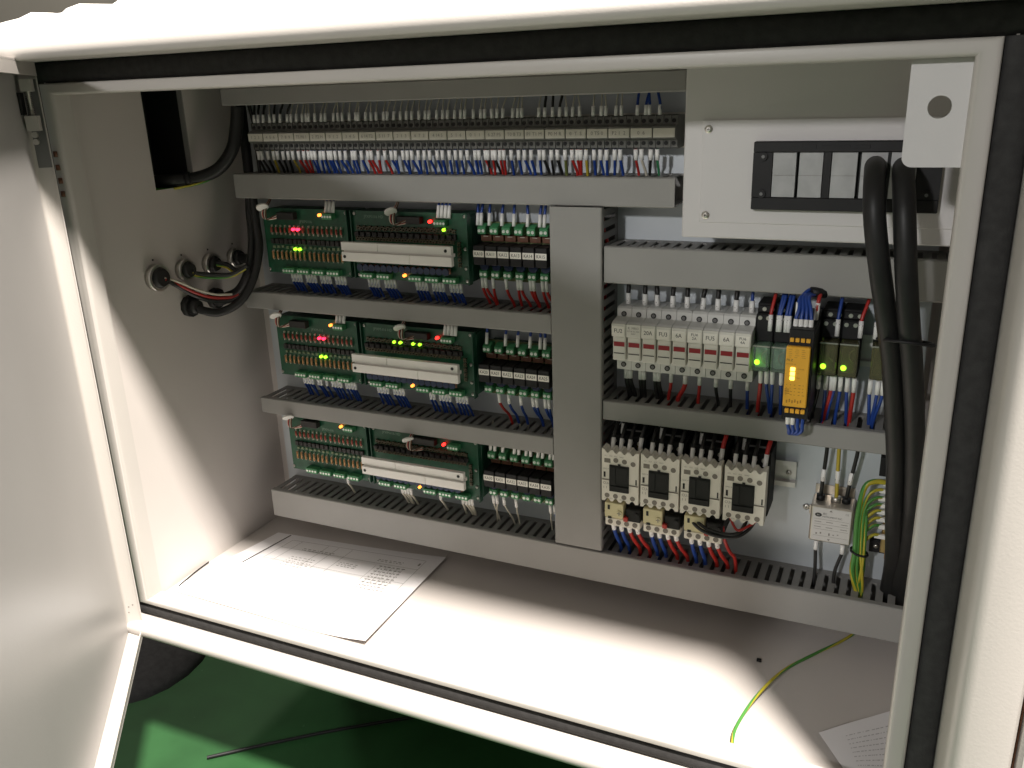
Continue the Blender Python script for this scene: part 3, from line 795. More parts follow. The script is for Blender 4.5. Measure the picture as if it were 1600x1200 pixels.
# ================================================================== RELAY MODULES KA..
KP = 15.5
KB = mesh('circuit_base', MB().box(-7.6, 7.6, -27, -24, -36, 33), 'olive')
KC = mesh('carrier', MB().box(-7.5, 7.5, -23.9, -6, -33, 30, 1), 'pcb_edge')
KR = mesh('relay', MB().box(-7.1, 7.1, -54, -27.1, -13, 9.5, .8), 'black')
KT = mesh('terminal_connector', MB().box(-5.2, 5.2, -41, -27.1, -4.2, 4.2, .6).box(-5.6, -5.1, -38, -27.1, -4, 3).prism([(-41, 4.2), (-33, 7.5), (-27.1, 7.5), (-27.1, 4.2)], 'x', -5, 5), 'green_term')
KS = mesh('connector_screw', MB().cyl((0, -41, 0), (0, -41.7, 0), 1.9, n=10), 'silver_screw')
KD = mesh('diode_strip', MB().box(-6.8, 6.8, -33, -27.1, -3.6, 3.6, .5), 'brown')
KL = mesh('silk_line', MB().box(-3.4, 2.6, -33.3, -33.0, -.3, .3), 'w_white')
KV = mesh('varistor', MB().cyl((0, -40, 1.5), (0, -36, 0), 5.6, n=14).box(-3, 3, -36, -27.1, -1.5, 1.5), 'blue_cap')
KLab = mesh('label_plate', MB().box(-6.9, 6.9, -54.7, -54.05, -3.7, 3.7, .2), 'label')
for r, zl in enumerate((325.4, 182.6, 43.2)):
    for k in range(6):
        xc = 217.2 + k * KP
        nm = 'KA%d%d' % (r + 1, k)
        t = thing('relay_module', (xc, 0, zl), 'black relay module on green terminals with white label %s' % nm, 'relay', 'KA relay modules')
        piece('circuit_base', KB, t, (xc, 0, zl)); piece('carrier', KC, t, (xc, 0, zl)); piece('relay', KR, t, (xc, 0, zl))
        for dz in (24.5, -26.5):
            o = piece('terminal_connector', KT, t, (xc - 2, 0, zl + dz))
            for a in (-2.5, 2.5): piece('connector_screw', KS, o, (xc - 2 + a, 0, zl + dz))
        piece('diode_strip', KD, t, (xc, 0, zl + 15)); piece('silk_line', KL, t, (xc, 0, zl + 17))
        piece('varistor', KV, t, (xc - .5, 0, zl - 17.5))
        lb = piece('label_plate', KLab, t, (xc, 0, zl))
        text(nm, 5.6, (xc, -54.85, zl - .1), lb, 'ink', sx=.82)
pan = MB()
def ka_up(r, x, zl):
    wire('w_blue' if r < 2 else 'w_white', [(x, -37, zl + 31), (x, -35, zl + 44), (x + rw.uniform(-2, 1), -32, zl + 53), (x + rw.uniform(-3, 2), -26, zl + 66)], 1.7 if r < 2 else 1.3,
         ((x, -37.5, zl + 30), (x, -35, zl + 44)), '%s wire with white sleeve entering relay %s from above' % ('blue' if r < 2 else 'white', ka(r, x)), 'wires above the %s relays' % ROWN[r], sr=2.1)
def ka_dn(r, x, zl, c, dx=2):
    wire(c, [(x, -38, zl - 31), (x, -36, zl - 43), (x + dx * .4, -33, zl - 52), (x + dx, -26, zl - 63 if r < 2 else zl - 66), (x + dx * 1.3, -22, zl - 78)], 1.7 if c != 'w_white' else 1.1,
         ((x, -38, zl - 30.5), (x, -36, zl - 43.5)), '%s wire with white sleeve hanging below relay %s' % (CN[c], ka(r, x)), '%s wires below the %s relays' % (CN[c], ROWN[r]), sr=2.1)
for x in (209, 213.5, 224, 240, 255, 272, 287, 292.5): ka_up(0, x, 325.4)
for x in (214, 239, 255, 271, 284, 290): ka_up(1, x, 182.6)
for x in (213, 219, 230, 246, 252, 262, 268, 278, 284, 294, 299): ka_up(2, x, 43.2)
for x, d in ((212, 3), (216.5, 7), (226, -1), (243, 4), (258, -1), (262, 6), (274, 5), (278, 2), (289, 2), (294, 7)): ka_dn(0, x, 325.4, 'w_red', d)
ka_dn(1, 228, 182.6, 'w_red', 8)
for x, d in ((241, 5), (257, 2), (273, 6), (278, 2), (289, 4), (294, 0)): ka_dn(1, x, 182.6, 'w_blue', d)
for x, d in ((214, 1), (219, -6), (229, 6), (246, -2), (293, -3)): ka_dn(2, x, 43.2, 'w_white', d)
ka_dn(2, 299, 43.2, 'w_blue', 3)

# ================================================================== FUSE HOLDERS
FX0, FW = 381.0, 16.62
rail(378, 690, 235, label='metal rail carrying the fuse holders and relays', hgt=34)
fw = FW - .45
fprof = [(-8, 199.5), (-40, 199.5), (-45, 201), (-45.3, 213.5), (-52, 216), (-52, 243), (-60, 244.5), (-65.5, 245), (-65.8, 258), (-62, 260.5), (-45.5, 262.5), (-45, 271), (-42, 273), (-8, 273)]
FBM = mesh('body', MB().prism(fprof, 'x', -fw / 2, fw / 2), 'fuse_low')
FHM = mesh('handle', MB().box(-fw / 2 + .9, fw / 2 - .9, -63.5, -50, 216.8, 243.8, .8), 'fuse')
FCM = mesh('label_shelf', MB().box(-fw / 2 + .2, fw / 2 - .2, -66.6, -64.5, 244.6, 259.2, .5), 'fuse')
FRM = mesh('window', MB().box(-fw / 2 + 2.0, fw / 2 - 2.0, -63.9, -63.3, 233.0, 238.0), 'fuse_red')
FSM = mesh('handle_slot', MB().box(-fw / 2 + 1.9, fw / 2 - 1.9, -63.8, -63.3, 224.6, 225.5), 'hole')
FHO = mesh('screw_hole', MB().cyl((0, -44.8, 0), (0, -46, 0), 3.0, n=14), 'hole')
FSC = mesh('screw', MB().cyl((0, -45.9, 0), (0, -46.2, 0), 2.0, n=10), 'w_grey')
FLB = mesh('label_plate', MB().box(-6.9, 6.9, -67.2, -66.55, -5.2, 5.2, .2), 'label')
FL = [('FU2', 'white fuse holder labelled FU2 beside the vertical duct'), (None, 'white fuse holder with small printed text instead of a label'), ('20A', 'white fuse holder labelled 20A'), ('FU3', 'white fuse holder labelled FU3'), ('6A', 'white fuse holder labelled 6A next to FU3'), ('FU4\n2A', 'white fuse holder labelled FU4 2A'), ('FU5', 'white fuse holder labelled FU5'), ('6A', 'white fuse holder labelled 6A next to FU5'), ('FU6\n4A', 'white fuse holder labelled FU6 4A, rightmost of the row')]
for i, (s, lab) in enumerate(FL):
    xc = FX0 + FW * (i + .5)
    t = thing('fuse_holder', (xc, 0, 235), lab, 'fuse holder', 'row of fuse holders')
    piece('body', FBM, t, (xc, 0, 0)); h = piece('handle', FHM, t, (xc, 0, 0)); piece('label_shelf', FCM, t, (xc, 0, 0))
    piece('window', FRM, h, (xc, 0, 0)); piece('handle_slot', FSM, h, (xc, 0, 0))
    for zz in (265.2, 207): o = piece('screw_hole', FHO, t, (xc - .4, 0, zz)); piece('screw', FSC, o, (xc - .4, 0, zz))
    if s:
        l = piece('label_plate', FLB, t, (xc - .2, 0, 251.4))
        if '\n' in s:
            a, b = s.split('\n'); text(a, 4.3, (xc - .2, -67.35, 253.6), l); text(b, 4.3, (xc - .2, -67.35, 249.6), l)
        else: text(s, 6.4, (xc - .2, -67.35, 251.3), l, sx=.9)
    else:
        text('R  MRO', 3.6, (xc, -66.75, 255), t, 'ink_soft'); text('RT18-32 32A', 2.4, (xc, -66.75, 251.6), t, 'ink_soft'); text('500V', 2.4, (xc, -66.75, 248.8), t, 'ink_soft')
for i, x in enumerate((389, 408, 422, 439, 455, 472, 488, 507, 523.5)):
    c = 'w_blue' if i == 8 else 'w_black'
    dx = (0, 0, -2, 1, 0, 3, 0, 1, 0)[i]
    wire(c, [(x, -30, 273), (x, -30, 285), (x + dx * .5, -29, 293), (x + dx, -27, 304)], 2.6 if i != 8 else 1.8, ((x, -30, 271.5), (x + dx * .2, -30, 285.5)), '%s wire with white sleeve entering fuse holder %s from above' % (CN[c], ['FU2', 'next to FU2', '20A', 'FU3', 'next to FU3', 'FU4', 'FU5', 'next to FU5', 'FU6'][i]), 'wires above the fuse holders', sr=2.9)
FB = [(389, 'k', 3.4, 392), (393, 'k', 2.4, 398), (405, 'k', 2.6, 406), (409, 'k', 2.2, 409), (422, 'k', 2.6, 424), (426, 'k', 2.4, 429), (440, 'r', 1.9, 436), (456, 'r', 2.6, 446), (472, 'r', 1.9, 470), (490, 'k', 1.9, 493), (506, 'k', 1.9, 506), (524, 'b', 1.9, 524)]
for i, (x, c, rr, xe) in enumerate(FB):
    c = KEY[c]
    wire(c, [(x, -32, 200), (x, -32, 188), (x + (xe - x) * .2, -31, 180), (x + (xe - x) * .8, -28, 168), (xe, -27, 154)], rr, ((x, -32, 199.5), (x, -32, 187)), '%s wire leaving the bottom of the %s fuse holder from the left' % (CN[c], ['first', 'second', 'third', 'fourth', 'fifth', 'sixth', 'seventh', 'eighth', 'ninth'][max(0, min(8, int((x - 381) / 16.62)))]), '%s wires below the fuse holders' % CN[c], sr=max(2.1, rr * .98) + .25)

# ================================================================== PLUG-IN RELAYS
def plug_relay(x0, x1, z0, z1, zs, label, clear, lit, inner):
    xm = (x0 + x1) / 2
    t = thing('plug_relay', (xm, 0, z0), label, 'relay')
    obj('socket', MB().box(x0, x1, -38, -8, z0 - 6, zs + 2, 1).box(x0, x1, -46, -38, z1 + 1, zs - 8, 1).box(x0 + .5, x1 - .5, -40, -8, zs - 8, zs, 1), 'black', t)
    obj('core', MB().box(x0 + 3, x1 - 3, -55, -39, z0 + 3, z1 - 3, .8), inner, t)
    obj('clear_cover', MB().box(x0 + .6, x1 - .6, -61, -38.5, z0, z1, 1.2), clear, t)
    obj('coil_lead', MB().tube([(x1 - 4, -57.5, z1 - 5), (x1 - 8, -58, z1 - 9), (x1 - 8, -58, z1 - 15), (x1 - 4, -57.5, z1 - 19)], .7, 6), 'w_white', t)
    obj('retaining_clip', MB().box(x0 + .5, x1 - .5, -61.6, -60.8, z1 - .8, z1 + .4), 'steel', t)
    for k in range(2):
        for zz in (zs - 12, zs - 4):
            obj('screw', MB().cyl((x0 + 5 + k * (x1 - x0 - 10) + (2 if zz > zs - 6 else -1), -46 if zz < zs - 8 else -40, zz), (x0 + 5 + k * (x1 - x0 - 10) + (2 if zz > zs - 6 else -1), -47.2 if zz < zs - 8 else -41.2, zz), 2.2, n=8), 'steel', t)
    if lit:
        o = obj('indicator_light', MB().ball((x0 + 5.5, -60.2, z0 + 9.5), 3.0, 10, 6), 'led_green', t); o['label'] = 'lit green indicator light'
    return t
plug_relay(531, 549, 219, 246, 284, 'relay with glowing green clear cover next to the last fuse holder', 'clear', True, 'relay_in')
plug_relay(549.4, 566, 219, 246, 284, 'relay with pale clear cover and no light beside the yellow module', 'clear', False, 'relay_in')
plug_relay(595.5, 614, 221, 255, 283, 'relay with green light and smoky cover right beside the yellow module', 'smoke', True, 'relay_in2')
plug_relay(614.6, 633, 221, 255, 283, 'relay with green light and smoky cover, second right of the yellow module', 'smoke', True, 'relay_in2')
plug_relay(644, 662, 221, 255, 283, 'relay with smoky cover half hidden behind the black cables', 'smoke', False, 'relay_in2')
def rel_wire(c, pts, s, where, r=1.8):
    x = pts[0][0]
    nm = 'clear covered relays' if x < 570 else ('first smoky relay' if x < 614.5 else ('second smoky relay' if x < 636 else 'relay behind the thick cables'))
    wire(c, pts, r, s, '%s wire with white sleeve %s the %s' % (CN[c], where.split()[0], nm), '%s wires %s' % (CN[c], where), sr=2.3)
ab = 'above the relays'; be = 'below the relays'
for c, x, xe in (('w_red', 545.5, 548), ('w_blue', 553.5, 556), ('w_blue', 555, 558.5), ('w_blue', 561, 563), ('w_blue', 564, 566), ('w_blue', 610.5, 612), ('w_red', 632, 637), ('w_blue', 646, 645)):
    rel_wire(c, [(x, -47, 259), (x, -46, 276), (x + (xe - x) * .5, -42, 287), (xe, -36, 298), (xe, -30, 310)], ((x, -47.5, 259), (x, -46, 276)), ab)
for c, x, xe in (('w_red', 539, 536), ('w_blue', 545, 549), ('w_blue', 551, 550), ('w_blue', 560, 560), ('w_black', 597, 592), ('w_blue', 604, 603), ('w_red', 609.5, 604), ('w_blue', 612, 606), ('w_blue', 618, 615), ('w_blue', 624.5, 626), ('w_red', 631, 629), ('w_blue', 646, 648), ('w_blue', 653, 650), ('w_blue', 658, 651)):
    rel_wire(c, [(x, -47, 217), (x, -45, 202), (x + (xe - x) * .2, -42, 192), (x + (xe - x) * .7, -37, 176), (xe, -32, 160), (xe, -30, 150)], ((x, -47.5, 217), (x, -45, 201.5)), be, 2.2 if c == 'w_red' else 1.8)

# ================================================================== SAFETY RELAY
t = thing('safety_relay', (581, 0, 190), 'tall yellow safety relay module with three lit yellow lights', 'relay')
obj('housing', MB().box(571, 594.5, -100, -8, 186, 277, 1), 'black', t)
fr = obj('front_panel', MB().box(570, 592, -106, -100, 200, 261, .8), 'safety', t)
for k in range(4):
    obj('terminal_tab', MB().box(572.3 + k * 5, 576 + k * 5, -102, -99, 264.5, 268.5, .4), 'safety', t)
    obj('terminal_tab', MB().box(572 + k * 5, 575.8 + k * 5, -102, -99, 192, 196.5, .4), 'safety', t)
for k in range(3):
    o = obj('indicator_light', MB().box(575.2, 579.4, -106.7, -105.8, 227.6 + k * 4.6, 231.4 + k * 4.6, .6), 'led_yellow', fr); o['label'] = 'lit yellow indicator light'
text('PILZ', 3.2, (570.8, -106.2, 247.6), fr, 'ink', 'LEFT'); text('PNOZ s4', 2.2, (571.0, -106.2, 243.6), fr, 'safety_ink', 'LEFT')
for k, (s, z) in enumerate((('POWER', 239), ('In1', 234.6), ('Out', 230))): text(s, 2.0, (581, -106.2, z), fr, 'safety_ink', 'LEFT')
rr = random.Random(4)
pm = MB()
for row in range(4):
    for k in range(5):
        a = 572 + k * 3.8 + rr.uniform(-.3, .3); b = 222.5 - row * 3.4
        pm.box(a, a + rr.uniform(.8, 2.4), -106.25, -106.05, b, b + .5)
for row in range(5):
    for k in range(3):
        a = 572 + k * 6 + rr.uniform(0, 1); b = 258 - row * 1.9
        pm.box(a, a + rr.uniform(2, 5), -106.25, -106.05, b, b + .35)
pm.box(571.2, 575.4, -106.25, -106.05, 215.5, 216.6).box(571.2, 575, -106.25, -106.05, 217.6, 218.4).box(571.2, 575.8, -106.25, -106.05, 213.4, 214.2)
for k in range(6):
    pm.box(573 + k * 2.6, 574.2 + k * 2.6, -106.25, -106.05, 204 + (k % 2), 207 + (k % 2))
obj('printing', pm, 'safety_ink', fr)
sw = 'at the yellow safety module'
for k in range(4):
    x = 574.8 + k * 4.7
    wire('w_blue', [(x, -88, 268), (x, -86, 283), (x + (1.5 - k) * 1.2, -82, 293), (580 + (k - 1.5) * 2.6, -72, 302), (584 + k * 1.5, -58, 303), (590, -45, 306)], 1.9, ((x, -89, 269), (x, -86, 283.5)), 'blue wire with white sleeve entering the top of the yellow safety module', 'blue wires above the safety module', sr=2.3)
    wire('w_blue' , [(x - .6, -88, 189), (x - .6, -88, 176), (x + (1.5 - k) * .8, -86, 168), (579 + (k - 1.5) * 2, -80, 162), (584, -62, 160), (588, -44, 160)], 1.9, ((x - .6, -89, 190), (x - .6, -88, 175.5 if k < 2 else 185)), 'blue wire leaving the bottom of the yellow safety module', 'blue wires below the safety module', sr=2.3)
wire('w_blue', [(574, -70, 284), (574, -68, 296), (580, -60, 305), (588, -45, 308)], 1.9, ((574, -70, 281), (574, -69, 296)), 'blue wire with white sleeve behind the top wires of the safety module', None, sr=2.3)
wire('w_red', [(591, -66, 280), (592, -66, 297), (593, -58, 303), (593, -42, 308)], 1.9, ((591, -66, 279), (592, -66, 296)), 'red wire with white sleeve right of the safety module', None, sr=2.3)
single('cable_tie', MB().cyl((584, -60, 305), (597, -52, 303), 5.2, n=10), 'black', (590, -56, 304), 'black cable wrap above the yellow safety module', 'cable tie')

# ================================================================== CONTACTORS
rail(374, 578, 84.5, label='bright metal rail end to the right of the contactors', hgt=31)
CW = 43.0
def scallop(n, x0, x1, z, depth, up):
    pts = []; pitch = (x1 - x0 - 4) / n
    for k in range(n):
        a = x0 + 2 + pitch * k
        for j in range(7):
            th = math.pi * j / 6
            pts.append((a + pitch * (.14 + .72 * (j / 6)), z - up * depth * math.sin(th)))
    return pts
def contactor_face():
    x0, x1 = 0, CW
    up = scallop(4, x0, x1, 116.5, 3.6, 1)
    dn = scallop(4, x0, x1, 53.5, 3.6, -1)
    return [(x0, 118)] + up + [(x1, 116.5), (x1, 54)] + dn[::-1] + [(x0, 53.5)]
CFACE = mesh('front_cover', MB().prism(contactor_face(), 'y', -82, -66), 'contactor')
CBODY = mesh('body', MB().box(1.2, CW - .8, -66, -9, 57, 113, 1).box(.8, CW - .4, -52, -9, 50, 124, 1), 'contactor_dark')
CARM = mesh('armature', MB().box(9, 32, -83.2, -80, 66.5, 99, .5).box(19, 22, -83.2, -80, 99, 101).box(11, 16.5, -83.9, -83, 75, 97).box(19, 30, -83.7, -83, 86, 97).box(9.5, 31.5, -84.4, -83, 67, 74, .4), 'contactor_dark')
CSLOT = mesh('status_window', MB().box(2.2, 4.4, -82.4, -81.8, 83, 89.5), 'hole')
CSLOT2 = mesh('status_window', MB().box(39.6, 41, -82.4, -81.8, 78, 84.5), 'hole')
CHOLE = mesh('screw_hole', MB().cyl((0, -81.6, 0), (0, -82.3, 0), 2.9, n=14), 'recess')
CHOLO = mesh('screw_hole', MB().box(-3.6, 3.6, -82.3, -81.6, -2.6, 2.6, .3), 'recess')
CBAND = mesh('centre_step', MB().box(.3, 9, -83, -81, 79.5, 80.4, .3).box(32, CW - .3, -83, -81, 76, 76.9, .3), 'recess')
CTERM = mesh('terminal_screw', MB().cyl((0, -56, 0), (0, -58, 0), 2.8, n=10), 'steel')
CX = (375.8, 421.3, 466.6, 513.3)
CNM = ('leftmost beside the vertical duct', 'second from the left', 'third from the left', 'rightmost with no overload relay below')
for i, x in enumerate(CX):
    t = thing('contactor', (x + CW / 2, 0, 84), 'cream contactor with black centre, %s' % CNM[i], 'contactor', 'row of contactors')
    f = piece('front_cover', CFACE, t, (x, 0, 0)); piece('body', CBODY, t, (x, 0, 0)); piece('armature', CARM, t, (x, 0, 0))
    piece('centre_step', CBAND, t, (x, 0, 0))
    piece('status_window', CSLOT, t, (x, 0, 0)); piece('status_window', CSLOT2, t, (x, 0, 0))
    for k in range(4): piece('screw_hole', CHOLE, t, (x + 6.3 + k * 10, 0, 60.5))
    for k, (a, b) in enumerate(((6.5, 103.5), (16.5, 105), (26.5, 104.5), (36.5, 103))): piece('screw_hole', CHOLO if k == 0 else CHOLE, t, (x + a, 0, b))
    for k in range(4): piece('terminal_screw', CTERM, t, (x + 6.5 + k * 10, 0, 118))
    text('CU-', 4.2, (x + 1.4, -82.3, 75.5), f, 'ink_soft', 'LEFT'); text('1 1', 4.2, (x + 1.4, -82.3, 70.2), f, 'ink_soft', 'LEFT')
    text('GMC-9', 2.2, (x + 1.6, -82.3, 93.5), f, 'ink_soft', 'LEFT')
    text('1/L1    3/L2    5/L3    13NO', 2.0, (x + 3, -82.3, 109.6), f, 'ink_soft', 'LEFT'); text('2/T1    4/T2    6/T3    14NO', 2.0, (x + 3, -82.3, 57.0), f, 'ink_soft', 'LEFT')
    # feeding wires
    for k in range(3):
        xx = x + 7.5 + k * 9.6; dx = (0, .3, 1.2)[k]
        wire('w_black', [(xx, -66, 112), (xx, -62, 122), (xx + dx, -55, 130), (xx + dx, -38, 142), (xx, -30, 152)], 2.2, ((xx, -67, 111), (xx + dx * .4, -61.5, 124)), 'black wire with white sleeve entering the top of the %s contactor' % ('leftmost', 'second', 'third', 'rightmost')[i], 'black wires above the contactors', sr=2.4)
    xx = x + 12.8
    wire('w_black', [(xx, -46, 120), (xx + .6, -44, 136), (xx + 1, -36, 144), (xx + 1, -30, 152)], 1.6, ((xx, -47, 122), (xx + .6, -45, 136)), 'black control wire with white sleeve standing behind the top of the %s contactor' % ('leftmost', 'second', 'third', 'rightmost')[i], 'black control wires behind the contactors', sr=2.3)
    xx = x + 38
    c = 'w_black' if i < 2 else 'w_red'
    wire(c, [(xx, -60, 113), (xx + 1, -56, 128), (xx + 2.5, -48, 138), (xx + 4, -34, 150)], 2.4, ((xx, -61, 111), (xx + .8, -57, 126)), '%s wire with white sleeve at the right top corner of the %s contactor' % (CN[c], ('leftmost', 'second', 'third', 'rightmost')[i]), None, sr=2.5)
    obj('jumper_strip', MB().box(x + 14, x + 36, -44, -42.5, 127, 129), 'w_grey', t)

# ================================================================== OVERLOAD RELAYS
OSCR = mesh('terminal_screw', MB().cyl((0, -77.9, 0), (0, -78.4, 0), 3.0, n=12).add([(-2.2, -78.6, -1.2), (2.2, -78.6, .6), (2.2, -78.6, 1.5), (-2.2, -78.6, -.2)], [(0, 1, 2, 3)]), 'recess')
for i in range(3):
    x = CX[i] + 3.5 + (0, 0, 1.5)[i]
    t = thing('overload_relay', (x + 20, 0, 36), 'overload relay with cream dial panel and red button under the %s contactor' % ('leftmost', 'second', 'third')[i], 'overload relay', 'row of overload relays')
    obj('body', MB().box(x, x + 41.5, -70, -12, 27, 52, 1).box(x + 24, x + 41.5, -80, -70, 30, 46, 1), 'contactor_dark', t)
    p = obj('dial_panel', MB().box(x, x + 22, -82, -70, 33, 51.5, .6), 'cream', t)
    obj('dial', MB().cyl((x + 17.5, -82, 39.5), (x + 17.5, -83, 39.5), 3.6, n=14), 'cream', p)
    obj('dial_slot', MB().box(x + 15, x + 20, -83.2, -82.9, 39.2, 39.9).box(x + 17.1, x + 17.9, -83.3, -82.9, 37, 42), 'ink_soft', p)
    obj('trip_window', MB().box(x + 3.6, x + 6.2, -82.4, -81.8, 43, 48.5), 'hole', p)
    obj('foot_slot', MB().box(x + 4, x + 8, -82.4, -70, 31.6, 34.5), 'hole', p)
    obj('test_button', MB().box(x + 22.3, x + 27.5, -83, -70, 30.5, 36, .6), 'red_button', t)
    obj('reset_knob', MB().cyl((x + 37.5, -80, 40), (x + 37.5, -82, 40), 2.8, n=10), 'black', t)
    b = obj('terminal_strip', MB().box(x - .6, x + 41, -78, -60, 20.5, 30.4, .8), 'contactor', t)
    for k in range(4):
        piece('terminal_screw', OSCR, b, (x + 5.5 + k * 9.8, 0, 25.6))
    for k, (c, dx) in enumerate((('w_blue', 1), ('w_blue', 2), ('w_red', 6), ('w_red', 9))):
        xx = x + 5 + k * 9.4
        wire(c, [(xx, -66, 21), (xx + dx * .15, -62, 8), (xx + dx * .5, -54, -6), (xx + dx, -40, -24), (xx + dx, -34, -42)], 2.3, ((xx, -67, 21), (xx + dx * .15, -62.5, 8)), '%s wire leaving the bottom of the %s overload relay' % (CN[c], ('leftmost', 'second', 'third')[i]), '%s wires below the overload relays' % CN[c], sr=2.6)
wire('w_black', [(472, -70, 46), (490, -88, 41), (510, -92, 38), (530, -88, 39), (542, -78, 46), (546, -68, 54)], 2.0, None, 'black wire looping across from the third overload relay to the rightmost contactor', None)
wire('w_black', [(476, -70, 48), (494, -86, 43), (514, -90, 41), (532, -86, 43), (538, -70, 54)], 2.0, None, 'upper black wire looping below the rightmost contactor', None)
wire('w_red', [(520, -74, 54), (530, -86, 46), (541, -80, 50), (549, -70, 54)], 1.5, None, 'short red wire under the rightmost contactor', None)
wire('w_red', [(512, -72, 40), (515, -70, 22), (519, -60, 4), (523, -46, -12), (524, -38, -40)], 2.0, None, 'red wire dropping right of the third overload relay', None)

# ================================================================== LINE FILTER
t = thing('line_filter', (620, 0, 43), 'metal line filter box with printed label above the bottom duct', 'filter')
case = obj('case', MB().box(599, 642.5, -35, -3, 22, 65, 1.5), 'filter_case', t)
obj('mounting_flange', MB().box(595, 646, -3, -1, 38, 49, .4).box(600, 641, -3, -1, 65, 76, .4), 'filter_case', t)
lp = obj('label_plate', MB().box(601.5, 640.5, -35.5, -34.9, 24, 63), 'filter_label', t)
pan_screw(t, (591.5, -.5, 45), 3.6)
text('JEC', 3.0, (612, -35.7, 56.5), lp, 'ink', 'LEFT'); text('INSTRUMENT INC.', 2.5, (611.5, -35.7, 53), lp, 'ink', 'LEFT'); text('CE', 3, (636.5, -35.7, 59), lp, 'ink_soft')
lg = MB(); ph = []
for k in range(20):
    a = 2 * math.pi * k / 20; ph.append((607.5 + 3.6 * math.cos(a), 54.6 + 2.4 * math.sin(a)))
lg.prism(ph, 'y', -35.65, -35.55)
obj('logo', lg, 'ink', lp); text('IEC', 2.0, (607.5, -35.75, 54.5), lp, 'filter_label')
ar = MB().prism([(620, 61.8), (618.4, 59.6), (621.6, 59.6)], 'y', -35.7, -35.55).prism([(620, 24.6), (618.4, 26.8), (621.6, 26.8)], 'y', -35.7, -35.55)
for zz in (49.5, 43.5, 37.5): ar.box(603.5, 639, -35.62, -35.52, zz, zz + .25)
for (a, b) in ((604, 46), (616, 46.5), (631, 46), (604, 40), (616, 40), (631, 40)): ar.box(a, a + 7, -35.62, -35.52, b, b + .7)
for k in range(6): ar.box(606 + k * 4.4, 607.6 + k * 4.4, -35.62, -35.52, 31 + (k % 3), 33 + (k % 2))
ar.box(603.5, 639, -35.62, -35.52, 29.5, 29.75)
obj('printing', ar, 'ink_soft', lp)
for xx, c in ((607, 'black'), (623, 'steel'), (633.5, 'black')):
    obj('stud', MB().cyl((xx, -18, 65), (xx, -18, 71), 4.6 if c == 'black' else 5.4, n=12), c, t)
for xx in (606.5, 634.5): obj('stud', MB().cyl((xx, -18, 22), (xx, -18, 14), 2.2, n=10), 'steel', t)
for xx, xe, c in ((607, 609.5, 'w_black'), (623, 621.5, 'w_yellow'), (633.5, 640, 'w_black')):
    wire(c, [(xx, -18, 71), (xx + (xe - xx) * .2, -19, 84), (xx + (xe - xx) * .5, -21, 100), (xe, -24, 128), (xe, -25, 150)], 2.1, ((xx + (xe - xx) * .25, -19.2, 88), (xx + (xe - xx) * .5, -21, 103)), '%s wire rising from the line filter%s' % (CN[c], ' ' + {609.5: 'left stud', 621.5: 'middle stud', 640: 'right stud'}[xe]), 'wires above the line filter', sr=2.5)
for xx, xe in ((606.5, 608), (634.5, 629)):
    wire('w_black', [(xx, -18, 14), (xx, -19, 4), (xe, -23, -18), (xe, -26, -40)], 2.0, ((xx, -18, 14), (xx, -19, 3)), 'black wire below the line filter, %s' % ('left' if xx < 610 else 'right'), 'wires below the line filter', sr=2.4)
st = single('sticker', MB().box(614, 630, -1.2, -.1, 9, 17, .2), 'tape', (622, 0, 13), 'small grey sticker marked Z1 under the line filter', 'sticker')
text('Z1', 5, (622, -1.35, 13), st)

# ================================================================== EARTH BAR
t = thing('earth_bar', (676, 0, 64), 'earth terminal bar with white lugs partly hidden by the black cables', 'earth bar')
obj('bar', MB().box(672, 690, -26, -14, 16, 116, 1), 'brass', t)
obj('standoff', MB().box(661, 690, -14, -.5, 9, 23, .5).box(663, 690, -14, -.5, 100, 122, .5), 'black', t)
obj('wood_block', MB().box(677, 684, -27, -14, 9.5, 22, .5), 'wood', t)
pan_screw(t, (668, -14, 17), 2.6)
tie = (651, -38, 20)
ez = (100, 91, 82, 74, 66.5, 58, 49.5, 38)
for k, z in enumerate(ez):
    b = 645 + (k % 4) * 3.2
    bx = 648 + (k % 4) * 3.0
    c = 'w_earth'
    wire(c, [(673, -30, z), (664 - (k == 0) * 3, -33, z + 1.5), (655 if k else 651, -37, z - 5 - k * .4), (bx - 1, -40 + (k // 4) * 4, min(z - 18, 62 - k)), (bx, -41 + (k // 4) * 5, 20), (bx - 1 + (k % 3) * 2, -38 + (k // 4) * 4, -5), (653 + (k % 3) * 3, -32, -32), (655, -28, -48)], 2.9 if k == 0 else 1.75,
         None, 'green and yellow earth wire on the %s lug from the top of the earth bar' % ORD[k] if k else 'thick green earth wire, topmost on the earth bar', 'earth wires' if k else None)
    obj('lug', MB().box(665 if k % 3 else 668, 678, -33, -28.5, z - 2.4, z + 2.4, .6), 'white', t)
tz = MB().tube([(644, -44, 22), (650, -47, 20), (659, -44, 18), (660, -36, 18), (651, -31, 20), (644, -36, 22), (644, -44, 22)], 1.3, 6)
single('cable_tie', tz, 'black', (651, -40, 20), 'black cable tie round the green and yellow earth wires', 'cable tie')
for z in (190, 139):
    single('plate_screw', MB().cyl((695 if z > 150 else 698, 0, z), (695 if z > 150 else 698, -2, z), 4, n=12).cyl((695 if z > 150 else 698, -2, z), (695 if z > 150 else 698, -4, z), 4, 2, n=12), 'steel' if z > 150 else 'black', (695, 0, z), ('bright round' if z > 150 else 'dark') + ' screw at the right edge of the mounting plate', 'screw')

